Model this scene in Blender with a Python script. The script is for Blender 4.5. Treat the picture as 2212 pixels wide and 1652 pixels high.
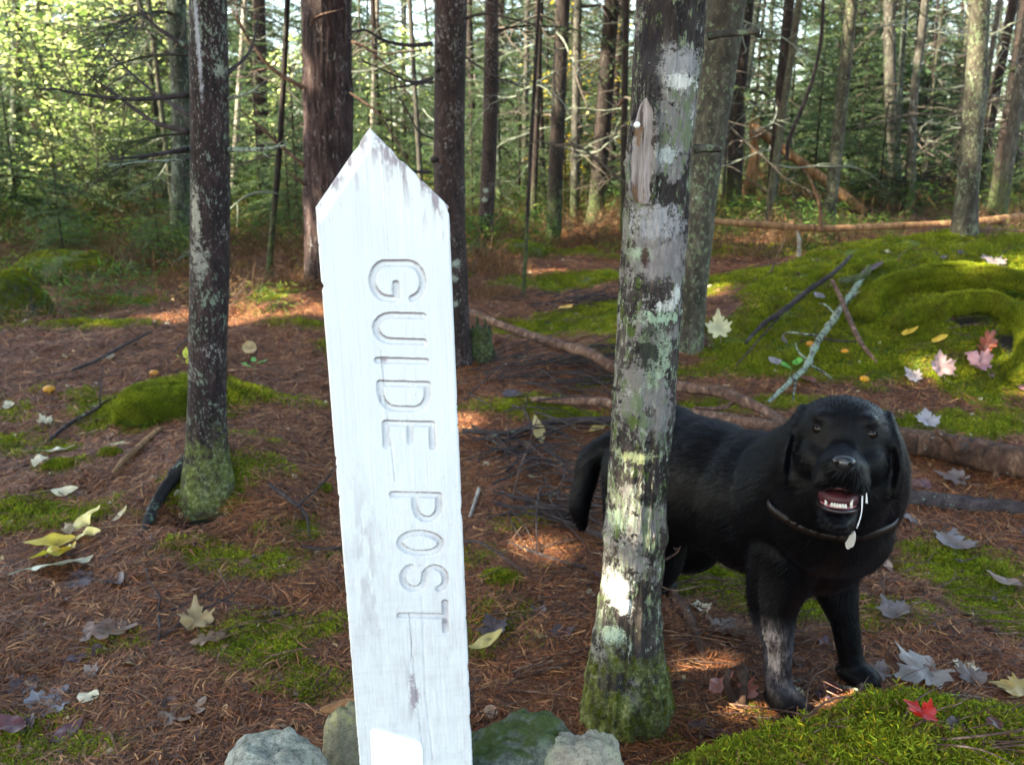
import bpy, math, random
import numpy as np
from mathutils import Vector, Matrix, Euler
from mathutils.bvhtree import BVHTree
R = math.radians
random.seed(7); RNG = np.random.default_rng(11)
for o in list(bpy.data.objects): bpy.data.objects.remove(o)
scn = bpy.context.scene
COL = scn.collection
# ------------------------------------------------------------------ camera, sky, sun, exposure
CAMZ, PITCH, FPX = 1.10, 14.0, 1878.0          # metres, degrees down, focal length in units of a 2212-wide picture
cd = bpy.data.cameras.new('camera'); cam = bpy.data.objects.new('camera', cd); COL.objects.link(cam)
cam.location = (0, 0, CAMZ); cam.rotation_euler = (R(90-PITCH), 0, 0)
cd.sensor_width = 36; cd.lens = 36*FPX/2212; cd.clip_start = 0.02; cd.clip_end = 400
cd.dof.use_dof = True; cd.dof.focus_distance = 1.2; cd.dof.aperture_fstop = 8.5
scn.camera = cam
SUN_ELEV, SUN_AZ = 46.0, 200.0                  # direction TOWARDS the sun, azimuth counted from +X counter-clockwise
w = bpy.data.worlds.new('World'); scn.world = w; w.use_nodes = True
nt = w.node_tree; nt.nodes.clear()
sk = nt.nodes.new('ShaderNodeTexSky'); sk.sky_type = 'NISHITA'; sk.sun_disc = False
sk.sun_elevation = R(SUN_ELEV); sk.sun_rotation = R(90-SUN_AZ); sk.dust_density = 2.0; sk.air_density = 1.0
bg = nt.nodes.new('ShaderNodeBackground'); bg.inputs[1].default_value = 0.15
wo = nt.nodes.new('ShaderNodeOutputWorld'); nt.links.new(sk.outputs[0], bg.inputs[0]); nt.links.new(bg.outputs[0], wo.inputs[0])
sd = bpy.data.lights.new('sun', 'SUN'); sd.energy = 5.0; sd.angle = R(0.5); sd.color = (1.0, 0.93, 0.80)
sun = bpy.data.objects.new('sun', sd); COL.objects.link(sun)
SUNV = Vector((math.cos(R(SUN_AZ))*math.cos(R(SUN_ELEV)), math.sin(R(SUN_AZ))*math.cos(R(SUN_ELEV)), math.sin(R(SUN_ELEV))))
sun.rotation_euler = SUNV.to_track_quat('Z', 'Y').to_euler(); sun.location = (0, 0, 30)
scn.view_settings.view_transform = 'Standard'; scn.view_settings.look = 'None'
scn.view_settings.exposure = 2.88; scn.view_settings.use_white_balance = True; scn.view_settings.white_balance_temperature = 7600; scn.view_settings.white_balance_tint = 5; scn.view_settings.gamma = 1; scn.view_settings.use_curve_mapping = False
scn.render.engine = 'CYCLES'
scn.cycles.max_bounces = 6; scn.cycles.diffuse_bounces = 3; scn.cycles.transparent_max_bounces = 8
# ------------------------------------------------------------------ numeric helpers
def _h(ix, iy, iz):
    n = (ix.astype(np.int64)*374761393 + iy.astype(np.int64)*668265263 + iz.astype(np.int64)*2147483647) & 0xffffffff
    n = ((n ^ (n >> 13))*1274126177) & 0xffffffff
    n = (n ^ (n >> 16))*2246822519 & 0xffffffff
    return ((n ^ (n >> 15)) & 0xffffff)/float(0xffffff)*2-1
def vnoise(p):
    p = np.atleast_2d(np.asarray(p, float)); i = np.floor(p).astype(np.int64); f = p-i; f = f*f*(3-2*f)
    r = 0
    for dx in (0, 1):
        for dy in (0, 1):
            for dz in (0, 1):
                wgt = (f[:, 0] if dx else 1-f[:, 0])*(f[:, 1] if dy else 1-f[:, 1])*(f[:, 2] if dz else 1-f[:, 2])
                r = r+wgt*_h(i[:, 0]+dx, i[:, 1]+dy, i[:, 2]+dz)
    return r
def fbm(p, oct=4, gain=.5):
    p = np.atleast_2d(np.asarray(p, float)); a, s, r = 1., 1., 0
    for k in range(oct):
        r = r+a*vnoise(p*s+k*17.3); a *= gain; s *= 2.03
    return r
def sstep(a, b, x):
    t = np.clip((x-a)/(b-a), 0, 1); return t*t*(3-2*t)
SP, CP = math.sin(R(PITCH)), math.cos(R(PITCH))
def ray(px, py):                                # pixel of the 2212-wide picture -> direction with unit depth
    u, v = (px-1106)/FPX, (826-py)/FPX
    return np.array([u, CP+v*SP, -SP+v*CP])
def at(px, py, depth): return np.array([0, 0, CAMZ])+ray(px, py)*depth
def atD(px, py, D):                             # at horizontal forward distance D
    d = ray(px, py); return np.array([0, 0, CAMZ])+d*(D/d[1])
def bump2(x, y, cx, cy, sx, sy, a, ang=0.0, pw=1.0):
    c, s = math.cos(ang), math.sin(ang); dx, dy = x-cx, y-cy
    u, v = (dx*c+dy*s)/sx, (-dx*s+dy*c)/sy
    return a*np.exp(-(u*u+v*v)**pw)
def ground(x, y, fine=True):
    x = np.asarray(x, float); y = np.asarray(y, float); sh = x.shape; x = x.ravel(); y = y.ravel()
    r = np.hypot(x, y); yy = np.where(y > 0, r, r*.3)
    z = np.interp(yy, [0, 2.2, 3, 4, 5, 6.5, 8, 11, 15, 22, 30, 90], [0, 0, .03, .13, .25, .37, .45, .60, .76, .95, 1.1, 1.6])
    z = z+bump2(x, y, -.16, .98, .32, .28, .24)                       # rise carrying the cairn
    z = z+bump2(x, y, .80, 1.22, .54, .155, .215, 0, 2.4)           # moss mound, front right
    z = z+bump2(x, y, 2.75, 5.0, 1.5, .95, .43, .05, 1.2)           # large mossy rise behind the dog
    z = z+bump2(x, y, 2.3, 4.0, .75, .30, .13, .1, 1.5)
    z = z+bump2(x, y, .42, 4.1, .62, .28, .10, .5)
    z = z+bump2(x, y, -1.0, 2.75, .42, .36, .11)                      # hummock under the left spruce
    z = z-bump2(x, y, -.97, 2.50, .12, .09, .09)
    z = z+bump2(x, y, -1.35, 3.55, .30, .16, .11, 0, 1.6)             # moss cushion left of spruce
    z = z-.05*np.exp(-((x-2.17)/.16)**4-((y-3.97)/.12)**4)           # hollow in the rise
    z = z-bump2(x, y, -3.2, 6.0, 1.5, 1.2, .12)
    p = np.stack([x, y, 0*x], 1)
    z = z+.055*fbm(p*.9, 2)*sstep(1.2, 4, r)+.020*fbm(p*3.1+5, 2)*sstep(.8, 2, r)
    z = z+.016*vnoise(p*13+2)*np.exp(-(((x-.80)/.55)**2+((y-1.2)/.2)**2)**2)
    if fine: z = z+.006*fbm(p*15, 2)
    return z.reshape(sh)
def gz(x, y): return float(ground(np.array([x]), np.array([y]))[0])
_ts = np.concatenate([np.linspace(.6, 8, 700), np.linspace(8.02, 40, 700)])
def gp(px, py, lift=0.0):                       # where the sight line meets the ground
    d = ray(px, py); P = np.array([0, 0, CAMZ])[None]+_ts[:, None]*d[None]
    g = ground(P[:, 0], P[:, 1]); k = np.nonzero(P[:, 2] <= g)[0]
    q = P[k[0]] if len(k) else P[-1]
    return np.array([q[0], q[1], gz(q[0], q[1])+lift])
def depth_of(p): return p[1]*CP+(CAMZ-p[2])*SP
# ------------------------------------------------------------------ mesh helpers
def mesh_np(name, verts, faces, mat=None, smooth=True, attrs=None):
    me = bpy.data.meshes.new(name); verts = np.asarray(verts, np.float32)
    if isinstance(faces, np.ndarray): faces = [faces]
    faces = [np.asarray(f, np.int32) for f in faces if len(f)]
    loops = np.concatenate([f.ravel() for f in faces]); tot = np.concatenate([np.full(len(f), f.shape[1], np.int32) for f in faces])
    st = np.concatenate([[0], np.cumsum(tot)[:-1]]).astype(np.int32)
    me.vertices.add(len(verts)); me.vertices.foreach_set('co', verts.ravel())
    me.loops.add(len(loops)); me.loops.foreach_set('vertex_index', loops)
    me.polygons.add(len(tot)); me.polygons.foreach_set('loop_start', st)
    try: me.polygons.foreach_set('loop_total', tot)
    except Exception: pass
    me.update(calc_edges=True); me.validate()
    me.polygons.foreach_set('use_smooth', np.full(len(me.polygons), smooth))
    if attrs:
        for k, a in attrs.items():
            a = np.asarray(a, np.float32)
            if a.ndim == 1:
                t = me.attributes.new(k, 'FLOAT', 'POINT'); t.data.foreach_set('value', a)
            else:
                t = me.attributes.new(k, 'FLOAT_COLOR', 'POINT')
                t.data.foreach_set('color', np.concatenate([a, np.ones((len(a), 1), np.float32)], 1).ravel())
    if mat: me.materials.append(mat)
    return me
def link(name, me, parent=None, loc=None):
    o = bpy.data.objects.new(name, me); COL.objects.link(o)
    if parent is not None: o.parent = parent
    if loc is not None: o.location = tuple(loc)
    return o
def tag(o, label, cat=None, group=None, kind=None):
    if label: o['label'] = label
    if cat: o['category'] = cat
    if group: o['group'] = group
    if kind: o['kind'] = kind
    return o
def root(name, loc, label, cat, group=None):
    o = link(name, None, None, loc); o.empty_display_size = .1
    return tag(o, label, cat, group)
class MB:
    def __init__(s): s.v = []; s.f = {3: [], 4: []}; s.n = 0; s.c = []
    def add(s, v, f, col=None):
        v = np.asarray(v, float); f = np.asarray(f, int)
        s.v.append(v); s.f[f.shape[1]].append(f+s.n); s.n += len(v)
        s.c.append(np.tile(np.asarray(col if col is not None else (1, 1, 1), float), (len(v), 1)) if col is None or np.ndim(col) == 1 else col)
        return s
    def mesh(s, name, mat, org=(0, 0, 0), smooth=True, color=False):
        v = np.concatenate(s.v)-np.asarray(org)[None]
        fs = [np.concatenate(s.f[k]) for k in (3, 4) if s.f[k]]
        return mesh_np(name, v, fs, mat, smooth, {'tint': np.concatenate(s.c)} if color else None)
def resample(P, n):
    P = np.asarray(P, float); 
    if len(P) < 3:
        t = np.linspace(0, 1, n)[:, None]; return P[0]*(1-t)+P[-1]*t
    Q = np.vstack([2*P[0]-P[1], P, 2*P[-1]-P[-2]]); out = []
    ts = np.linspace(0, len(P)-1-1e-9, n)
    for t in ts:
        i = int(t); u = t-i; a, b, c, d = Q[i:i+4]
        out.append(.5*((2*b)+(-a+c)*u+(2*a-5*b+4*c-d)*u*u+(-a+3*b-3*c+d)*u**3))
    return np.array(out)
def tube(P, rad, seg=8, n=None, rough=0.0, seed=0, cap=True, relief=None):
    P = np.asarray(P, float)
    rad = np.asarray(rad, float) if np.ndim(rad) else np.full(len(P), float(rad))
    if n:
        t0 = np.linspace(0, 1, len(rad)); P = resample(P, n); rad = np.interp(np.linspace(0, 1, n), t0, rad)
    n = len(P); T = np.gradient(P, axis=0); T /= np.linalg.norm(T, axis=1)[:, None]+1e-9
    a = np.array([1., 0, 0]) if abs(T[0][0]) < .8 else np.array([0, 1., 0])
    U = np.zeros_like(P); V = np.zeros_like(P)
    for i in range(n):
        u = a-T[i]*a.dot(T[i]); u /= np.linalg.norm(u)+1e-9; U[i] = u; V[i] = np.cross(T[i], u); a = u
    th = np.linspace(0, 2*math.pi, seg, endpoint=False)
    C, S = np.cos(th), np.sin(th)
    N = U[:, None, :]*C[None, :, None]+V[:, None, :]*S[None, :, None]
    rr = np.tile(rad[:, None], (1, seg))
    L = np.concatenate([[0], np.cumsum(np.linalg.norm(np.diff(P, axis=0), axis=1))])
    if rough:
        rm = rad.mean()+1e-6
        q = np.stack([np.tile(C, n)*1.6+seed*3.1, np.tile(S, n)*1.6, np.repeat(L, seg)/rm*.35], 1)
        rr = rr*(1+rough*fbm(q, 3).reshape(n, seg))
    if relief is not None: rr = rr+relief(th, L, rad)
    v = (P[:, None, :]+N*rr[:, :, None]).reshape(-1, 3)
    i = np.arange(n-1)[:, None]; j = np.arange(seg)[None]
    A = i*seg+j; B = i*seg+(j+1) % seg
    f = np.stack([A, B, B+seg, A+seg], -1).reshape(-1, 4)
    if cap:
        v = np.vstack([v, P[0]-T[0]*rad[0]*.15, P[-1]+T[-1]*rad[-1]*.15])
        k = n*seg; jj = np.arange(seg); j2 = (jj+1) % seg
        c1 = np.stack([jj, np.full(seg, k), j2, j2], -1)[:, [0, 1, 2]]
        c2 = np.stack([(n-1)*seg+jj, (n-1)*seg+j2, np.full(seg, k+1)], -1)
        return v, f, np.vstack([c1, c2])
    return v, f, np.zeros((0, 3), int)
def add_tube(mb, *a, col=None, **k):
    v, f, c = tube(*a, **k); n0 = mb.n; mb.add(v, f, col)
    if len(c): mb.f[3].append(c+n0)
# ------------------------------------------------------------------ material helpers
def lin(h):
    h = h.lstrip('#'); c = [int(h[i:i+2], 16)/255 for i in (0, 2, 4)]
    return tuple(x/12.92 if x <= .04045 else ((x+.055)/1.055)**2.4 for x in c)
class NT:
    def __init__(s, name, rough=.8, spec=.3):
        s.m = bpy.data.materials.new(name); s.m.use_nodes = True; s.t = s.m.node_tree; s.t.nodes.clear()
        s.b = s.n('ShaderNodeBsdfPrincipled'); s.o = s.n('ShaderNodeOutputMaterial'); s.l(s.b.outputs[0], s.o.inputs[0])
        s.b.inputs['Roughness'].default_value = rough; s.b.inputs['Specular IOR Level'].default_value = spec
    def n(s, t, **k):
        x = s.t.nodes.new(t)
        for a, b in k.items(): setattr(x, a, b)
        return x
    def l(s, a, b): s.t.links.new(a, b)
    def co(s, scale=(1, 1, 1), kind='Object', off=(0, 0, 0)):
        c = s.n('ShaderNodeTexCoord'); m = s.n('ShaderNodeMapping'); s.l(c.outputs[kind], m.inputs[0])
        m.inputs['Scale'].default_value = scale; m.inputs['Location'].default_value = off; return m.outputs[0]
    def noise(s, vec, scale, det=4, rough=.55, dist=0):
        x = s.n('ShaderNodeTexNoise'); s.l(vec, x.inputs['Vector']); x.inputs['Scale'].default_value = scale
        x.inputs['Detail'].default_value = det; x.inputs['Roughness'].default_value = rough; x.inputs['Distortion'].default_value = dist
        return x.outputs['Fac']
    def vor(s, vec, scale, feat='F1'):
        x = s.n('ShaderNodeTexVoronoi', feature=feat); s.l(vec, x.inputs['Vector']); x.inputs['Scale'].default_value = scale
        return x.outputs['Distance']
    def ramp(s, fac, stops, interp='LINEAR'):
        x = s.n('ShaderNodeValToRGB'); s.l(fac, x.inputs[0]); e = x.color_ramp; e.interpolation = interp
        while len(e.elements) < len(stops): e.elements.new(.5)
        for el, (p, c) in zip(e.elements, stops):
            el.position = p; el.color = (*(c if np.ndim(c) else (c, c, c)), 1)
        return x.outputs[0]
    def mix(s, fac, a, b, mode='MIX'):
        x = s.n('ShaderNodeMix', data_type='RGBA', blend_type=mode)
        for val, inp in ((fac, x.inputs[0]), (a, x.inputs[6]), (b, x.inputs[7])):
            if hasattr(val, 'is_output') or isinstance(val, bpy.types.NodeSocket): s.l(val, inp)
            elif np.ndim(val): inp.default_value = (*val, 1)
            else: inp.default_value = val
        return x.outputs[2]
    def math(s, op, a, b=0.0, clamp=False):
        x = s.n('ShaderNodeMath', operation=op, use_clamp=clamp)
        for val, inp in ((a, x.inputs[0]), (b, x.inputs[1])):
            if isinstance(val, bpy.types.NodeSocket): s.l(val, inp)
            else: inp.default_value = val
        return x.outputs[0]
    def attr(s, name, out='Fac'):
        x = s.n('ShaderNodeAttribute'); x.attribute_name = name; return x.outputs[out]
    def bump(s, h, strength=.5, dist=.01):
        x = s.n('ShaderNodeBump'); s.l(h, x.inputs['Height']); x.inputs['Strength'].default_value = strength; x.inputs['Distance'].default_value = dist
        s.l(x.outputs[0], s.b.inputs['Normal'])
    def patch(s, vec, centre, rad, wob=.5, nscale=60):   # irregular blotch round a point of the object
        d = s.n('ShaderNodeVectorMath', operation='SUBTRACT'); s.l(vec, d.inputs[0]); d.inputs[1].default_value = tuple(centre)
        q = s.n('ShaderNodeVectorMath', operation='DIVIDE'); s.l(d.outputs[0], q.inputs[0]); q.inputs[1].default_value = tuple(rad)
        l_ = s.n('ShaderNodeVectorMath', operation='LENGTH'); s.l(q.outputs[0], l_.inputs[0])
        nn = s.noise(vec, nscale, 5, .65)
        n2 = s.noise(vec, nscale*4, 4, .8)
        e = s.math('ADD', l_.outputs['Value'], s.math('MULTIPLY', s.math('SUBTRACT', nn, .5), wob*4.5)); e = s.math('ADD', e, s.math('MULTIPLY', s.math('SUBTRACT', n2, .5), 1.6))
        return s.ramp(e, [(.55, .92), (1.15, 0.0)])
    def col(s, c):
        if isinstance(c, bpy.types.NodeSocket): s.l(c, s.b.inputs['Base Color'])
        else: s.b.inputs['Base Color'].default_value = (*c, 1)
        return s
    def translucent(s, colsock, amt=.5):
        t = s.n('ShaderNodeBsdfTranslucent'); m = s.n('ShaderNodeMixShader'); m.inputs[0].default_value = amt
        if isinstance(colsock, bpy.types.NodeSocket): s.l(colsock, t.inputs[0])
        else: t.inputs[0].default_value = (*colsock, 1)
        s.l(s.b.outputs[0], m.inputs[1]); s.l(t.outputs[0], m.inputs[2]); s.l(m.outputs[0], s.o.inputs[0])
        return s
def bark(name, dark, mid, light, vs=.22, sc=38, lichens=(), patches=(), moss=None, moss_h=.4, moss_c=(.05, .085, .012), relief=1.0, flakes=.5):
    """lichens: (colour, noise scale, threshold, vertical stretch); patches: (colour, centre, radii, wobble)"""
    g = NT(name, .85, .25); v = g.co((1, 1, vs)); vr = g.co()
    n1 = g.noise(v, sc, 6, .65, .6); n2 = g.noise(v, sc*3.1, 4, .7); n3 = g.noise(vr, 5, 3)
    c = g.ramp(n1, [(.32, dark), (.52, mid), (.72, light)])
    c = g.mix(g.ramp(n2, [(.35, .0), (.75, flakes)]), c, tuple(x*.35 for x in dark))
    c = g.mix(g.ramp(n3, [(.35, .55), (.65, 0.)]), c, tuple(x*.6 for x in dark))
    for (lc, ls, th, st) in lichens:
        vl = g.co((1, 1, st), off=(ls*.13, 0, 0)); a = g.noise(vl, ls, 7, .72)
        big = g.noise(vr, 4.5+ls*.05, 3)
        a = g.math('ADD', a, g.math('MULTIPLY', g.math('SUBTRACT', big, .5), .35))
        fac = g.ramp(a, [(th, 0.), (th+.035, 1.)])
        tone = g.mix(g.noise(vr, ls*5, 3), lc, tuple(x*.55 for x in lc))
        c = g.mix(fac, c, tone)
    for (pc, cen, rad, wob) in patches:
        tone = g.mix(g.ramp(g.noise(g.co((1, 1, .3)), 130, 4, .7), [(.4, 0.), (.75, 1.)]), pc, tuple(x*.5 for x in pc))
        c = g.mix(g.patch(vr, cen, rad, wob), c, tone)
    if moss:
        z = g.n('ShaderNodeSeparateXYZ'); g.l(vr, z.inputs[0])
        e = g.math('ADD', z.outputs[2], g.math('MULTIPLY', g.math('SUBTRACT', g.noise(vr, 17, 7, .78), .5), moss_h*4.5))
        f = g.ramp(g.math('DIVIDE', e, moss_h), [(.45, float(moss)), (1.0, 0.)])
        mc = g.mix(g.noise(vr, 70, 4, .7), tuple(x*.12 for x in moss_c), tuple(x*1.7 for x in moss_c))
        cr = g.ramp(g.noise(vr, 75, 6, .8), [(.50, 0.), (.58, .85)]); mc = g.mix(cr, mc, tuple(.10+x*1.5 for x in moss_c)); mc = g.mix(g.ramp(g.noise(vr, 28, 6, .75), [(.45, .0), (.6, .8)]), mc, tuple(x*.18 for x in dark)+() if False else (.018, .014, .008))
        c = g.mix(f, c, mc)
    g.col(c); g.bump(g.math('ADD', n1, g.math('MULTIPLY', n2, .5)), .9, .006*relief)
    return g.m
def tinted(name, rough=.7, spec=.3, trans=0.0, rnd=.35, nscale=0, mottled=.0):
    g = NT(name, rough, spec); a = g.attr('tint', 'Color')
    oi = g.n('ShaderNodeObjectInfo')
    k = g.math('ADD', 1-rnd*.5, g.math('MULTIPLY', oi.outputs['Random'], rnd))
    x = g.n('ShaderNodeVectorMath', operation='SCALE'); g.l(a, x.inputs[0]); g.l(k, x.inputs['Scale']); c = x.outputs[0]
    if mottled: c = g.mix(g.ramp(g.noise(g.co(), nscale, 5, .7), [(.4, 0.), (.7, mottled)]), c, (.03, .018, .01))
    g.l(c, g.b.inputs['Base Color'])
    if trans: g.translucent(c, trans)
    return g.m
#PART2
# ------------------------------------------------------------------ masks on the ground: moss, and the dark hollows
MP = [(60, 975, .22, .10), (130, 1010, .12, .06), (40, 1110, .35, .10), (190, 1120, .14, .05), (340, 860, .34, .2), (600, 860, .22, .10), (520, 945, .12, .06),
      (545, 1000, .14, .07), (450, 1040, .16, .10), (640, 1150, .13, .07), (590, 1215, .17, .08), (500, 1200, .10, .05), (620, 1350, .16, .05), (570, 1410, .12, .07),
      (640, 1470, .14, .06), (700, 1490, .08, .06), (50, 1640, .20, .05), (460, 1090, .10, .06), (250, 1400, .06, .03), (700, 1365, .05, .02), (140, 700, .4, .10),
      (270, 650, .3, .1), (330, 600, .3, .1), (200, 900, .05, .03), (640, 700, .2, .08), (1250, 700, .50, .22), (1080, 880, .3, .08), (1200, 900, .2, .08),
      (1180, 545, .5, .2), (1300, 600, .6, .2), (1600, 600, .5, .22), (1600, 545, .6, .25), (1620, 880, .5, .10), (2060, 920, .6, .13), (2000, 560, .9, .6), (1850, 600, .7, .5),
      (2150, 640, .7, .5), (1950, 700, .6, .35), (1800, 780, .45, .25), (1720, 700, .4, .2), (2120, 820, .2, .25), (2070, 1230, .16, .20), (2150, 1290, .15, .10), (2190, 1360, .1, .08),
      (1560, 1260, .2, .12), (1500, 1220, .15, .10), (1580, 1300, .10, .07), (1830, 1330, .2, .07), (1360, 1060, .08, .08), (1080, 1260, .06, .03), (1150, 1120, .1, .03), (1020, 1210, .05, .05),
      (1870, 400, .9, .6), (1700, 430, .8, .4), (2160, 420, 1.0, .6), (1350, 1500, .05, .08), (1410, 1590, .05, .03), (1490, 1570, .03, .03), (860, 640, .3, .1), (540, 1380, .1, .05), (420, 1200, .12, .05), (2190, 520, .3, .1)]
MW = [(gp(a, b), c, d) for a, b, c, d in MP]
def moss(x, y):
    x = np.asarray(x, float); y = np.asarray(y, float); sh = x.shape; x = x.ravel(); y = y.ravel()
    m = np.zeros_like(x)
    for p, rx, ry in MW:
        m = np.maximum(m, np.exp(-(((x-p[0])/rx)**2+((y-p[1])/ry)**2)))
    m = np.maximum(m, 1.15*np.exp(-((((x-.80)/.55)**2+((y-1.19)/.19)**2)**2.5)))
    q = np.stack([x, y, 0*x], 1)
    n = fbm(q*2.0+40, 3)*.5; n2 = fbm(q*11+9, 4)*.5
    v = m*1.45+n*.38+n2*.45-.24
    v = v+(.20*sstep(3.3, 4.4, y)*sstep(-.6, .2, x)+.10*sstep(-.3, -1.2, x)*sstep(4.5, 3.2, y))*sstep(-.25, .35, n+.3*n2)
    v = np.maximum(v, sstep(.22, .6, n+.35*n2)*.5)
    return sstep(.12, .42, v).reshape(sh)
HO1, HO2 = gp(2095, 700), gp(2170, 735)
def hollow_dark(x, y):  # near-black tone for the ground in the hollows
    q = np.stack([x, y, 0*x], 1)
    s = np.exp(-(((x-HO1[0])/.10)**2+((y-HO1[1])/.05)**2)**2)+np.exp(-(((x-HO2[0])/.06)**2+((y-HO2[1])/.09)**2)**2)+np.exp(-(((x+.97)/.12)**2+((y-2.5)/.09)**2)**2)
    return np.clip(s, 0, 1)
def moss_mat():
    g = NT('moss', .75, .2); a = g.attr('tint', 'Color'); oi = g.n('ShaderNodeObjectInfo')
    c = g.mix(oi.outputs['Random'], (.135, .200, .012), (.33, .415, .030)); c = g.mix(1.0, c, a, 'MULTIPLY')
    gpn = g.n('ShaderNodeNewGeometry'); br = g.ramp(g.noise(gpn.outputs['Position'], 9, 5, .7), [(.50, 0.), (.68, .75)]); c = g.mix(br, c, (.15, .12, .025)); dk = g.ramp(g.noise(gpn.outputs['Position'], 3.1, 4, .6), [(.36, .35), (.52, 0.)]); c = g.mix(dk, c, (.035, .070, .008))
    g.col(c); g.translucent(c, .35); return g.m
def ground_mat():
    g = NT('forest_floor', .8, .35); v = g.co()
    n1 = g.noise(v, 3.0, 5, .6); n2 = g.noise(v, 34, 8, .75, .8); n3 = g.noise(g.co((1, 2.2, 1)), 120, 5, .8, 1.5); n4 = g.noise(v, .8, 3)
    c = g.ramp(n2, [(.34, (.012, .006, .005)), (.5, (.070, .028, .016)), (.66, (.17, .074, .038))])
    c = g.mix(g.ramp(n3, [(.45, 0.), (.65, .7)]), c, (.19, .085, .040))
    c = g.mix(g.ramp(n1, [(.45, 0.), (.7, .6)]), c, (.045, .028, .026))
    m = g.attr('moss'); mf = g.ramp(g.math('ADD', m, g.math('MULTIPLY', g.math('SUBTRACT', n2, .5), 1.2)), [(.35, 0.), (.6, 1.)])
    mc = g.ramp(g.noise(v, 60, 6, .75), [(.3, (.020, .034, .004)), (.55, (.080, .125, .012)), (.75, (.15, .21, .018))])
    c = g.mix(mf, c, mc); c = g.mix(g.attr('hollow_dark'), c, (.008, .005, .004)); g.col(c)
    g.bump(g.math('ADD', n2, g.math('MULTIPLY', n3, .6)), .8, .012); return g.m
M = {}
M['moss'] = moss_mat(); M['ground'] = ground_mat()
# terrain sheet, dense in front of the viewpoint
ang = np.concatenate([np.linspace(-50, 50, 400), np.linspace(52, 308, 90)]); ang = R(90)-np.radians(ang)
rad = np.concatenate([np.linspace(.05, .6, 12, endpoint=False), np.geomspace(.6, 6, 400, endpoint=False), np.geomspace(6, 110, 130)])
AA, RR = np.meshgrid(ang, rad); X, Y = RR*np.cos(AA), RR*np.sin(AA)
Z = ground(X, Y)
na, nr = len(ang), len(rad)
i = np.arange(nr-1)[:, None]; j = np.arange(na)[None]; A_ = i*na+j; B_ = i*na+(j+1) % na
F = np.stack([A_, A_+na, B_+na, B_], -1).reshape(-1, 4)
V = np.concatenate([np.stack([X, Y, Z], -1).reshape(-1, 3), [[0, 0, gz(0, 0)]]])
Fc = np.stack([np.arange(na), (np.arange(na)+1) % na, np.full(na, na*nr)], -1)
me = mesh_np('ground', V, [F, Fc], M['ground'], True, {'moss': moss(V[:, 0], V[:, 1]), 'hollow_dark': hollow_dark(V[:, 0], V[:, 1])})
tag(link('ground', me), 'sloping forest floor of reddish brown needles with green moss patches', None, None, 'structure')
# ------------------------------------------------------------------ scattering of what nobody could count
def scatter(name, pts, eul, scl, sources, label, idx=None):
    n = len(pts); me = bpy.data.meshes.new(name); me.vertices.add(n); me.vertices.foreach_set('co', np.asarray(pts, np.float32).ravel())
    a = me.attributes.new('rot', 'FLOAT_VECTOR', 'POINT'); a.data.foreach_set('vector', np.asarray(eul, np.float32).ravel())
    a = me.attributes.new('scl', 'FLOAT', 'POINT'); a.data.foreach_set('value', np.asarray(scl, np.float32))
    a = me.attributes.new('pick', 'INT', 'POINT'); a.data.foreach_set('value', np.asarray(idx if idx is not None else RNG.integers(0, len(sources), n), np.int32))
    o = link(name, me); sc = bpy.data.collections.new(name+'_clumps')
    for k, s in enumerate(sources):
        q = bpy.data.objects.new('%s_clump_%02d' % (name, k), s); sc.objects.link(q)
    ng = bpy.data.node_groups.new(name, 'GeometryNodeTree')
    ng.interface.new_socket('Geometry', in_out='INPUT', socket_type='NodeSocketGeometry'); ng.interface.new_socket('Geometry', in_out='OUTPUT', socket_type='NodeSocketGeometry')
    N = ng.nodes; gi, go = N.new('NodeGroupInput'), N.new('NodeGroupOutput'); ip = N.new('GeometryNodeInstanceOnPoints'); ci = N.new('GeometryNodeCollectionInfo')
    mp = N.new('GeometryNodeMeshToPoints')
    ci.inputs['Collection'].default_value = sc; ci.inputs['Separate Children'].default_value = True; ci.inputs['Reset Children'].default_value = True
    def na_(t, nm):
        x = N.new('GeometryNodeInputNamedAttribute'); x.data_type = t; x.inputs['Name'].default_value = nm; return x.outputs['Attribute']
    L = ng.links
    L.new(gi.outputs[0], mp.inputs[0]); L.new(mp.outputs[0], ip.inputs['Points']); L.new(ci.outputs[0], ip.inputs['Instance']); ip.inputs['Pick Instance'].default_value = True
    L.new(na_('INT', 'pick'), ip.inputs['Instance Index']); L.new(na_('FLOAT_VECTOR', 'rot'), ip.inputs['Rotation']); L.new(na_('FLOAT', 'scl'), ip.inputs['Scale'])
    L.new(ip.outputs[0], go.inputs[0])
    md = o.modifiers.new('scatter', 'NODES'); md.node_group = ng
    return tag(o, label, None, None, 'stuff')
def fan(n, r0, r1, half=46, pw=1.0):
    u = RNG.random(n); r = (r0**(1-pw)*(1-u)+r1**(1-pw)*u)**(1/(1-pw)) if pw != 1 else r0*(r1/r0)**u
    a = np.radians(90-RNG.uniform(-half, half, n)); return r*np.cos(a), r*np.sin(a), r
def slope_euler(x, y, spin):
    e = .03; gx = (ground(x+e, y)-ground(x-e, y))/(2*e); gy = (ground(x, y+e)-ground(x, y-e))/(2*e)
    # rotate z onto the normal, then spin about it (XYZ euler built from the matrix by hand)
    n = np.stack([-gx, -gy, np.ones_like(gx)], 1); n /= np.linalg.norm(n, axis=1)[:, None]
    t = np.stack([np.cos(spin), np.sin(spin), 0*spin], 1); t -= n*(t*n).sum(1)[:, None]; t /= np.linalg.norm(t, axis=1)[:, None]
    b = np.cross(n, t)
    return np.stack([np.arctan2(b[:, 2], n[:, 2]), np.arcsin(np.clip(-t[:, 2], -1, 1)), np.arctan2(t[:, 1], t[:, 0])], 1)
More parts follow.
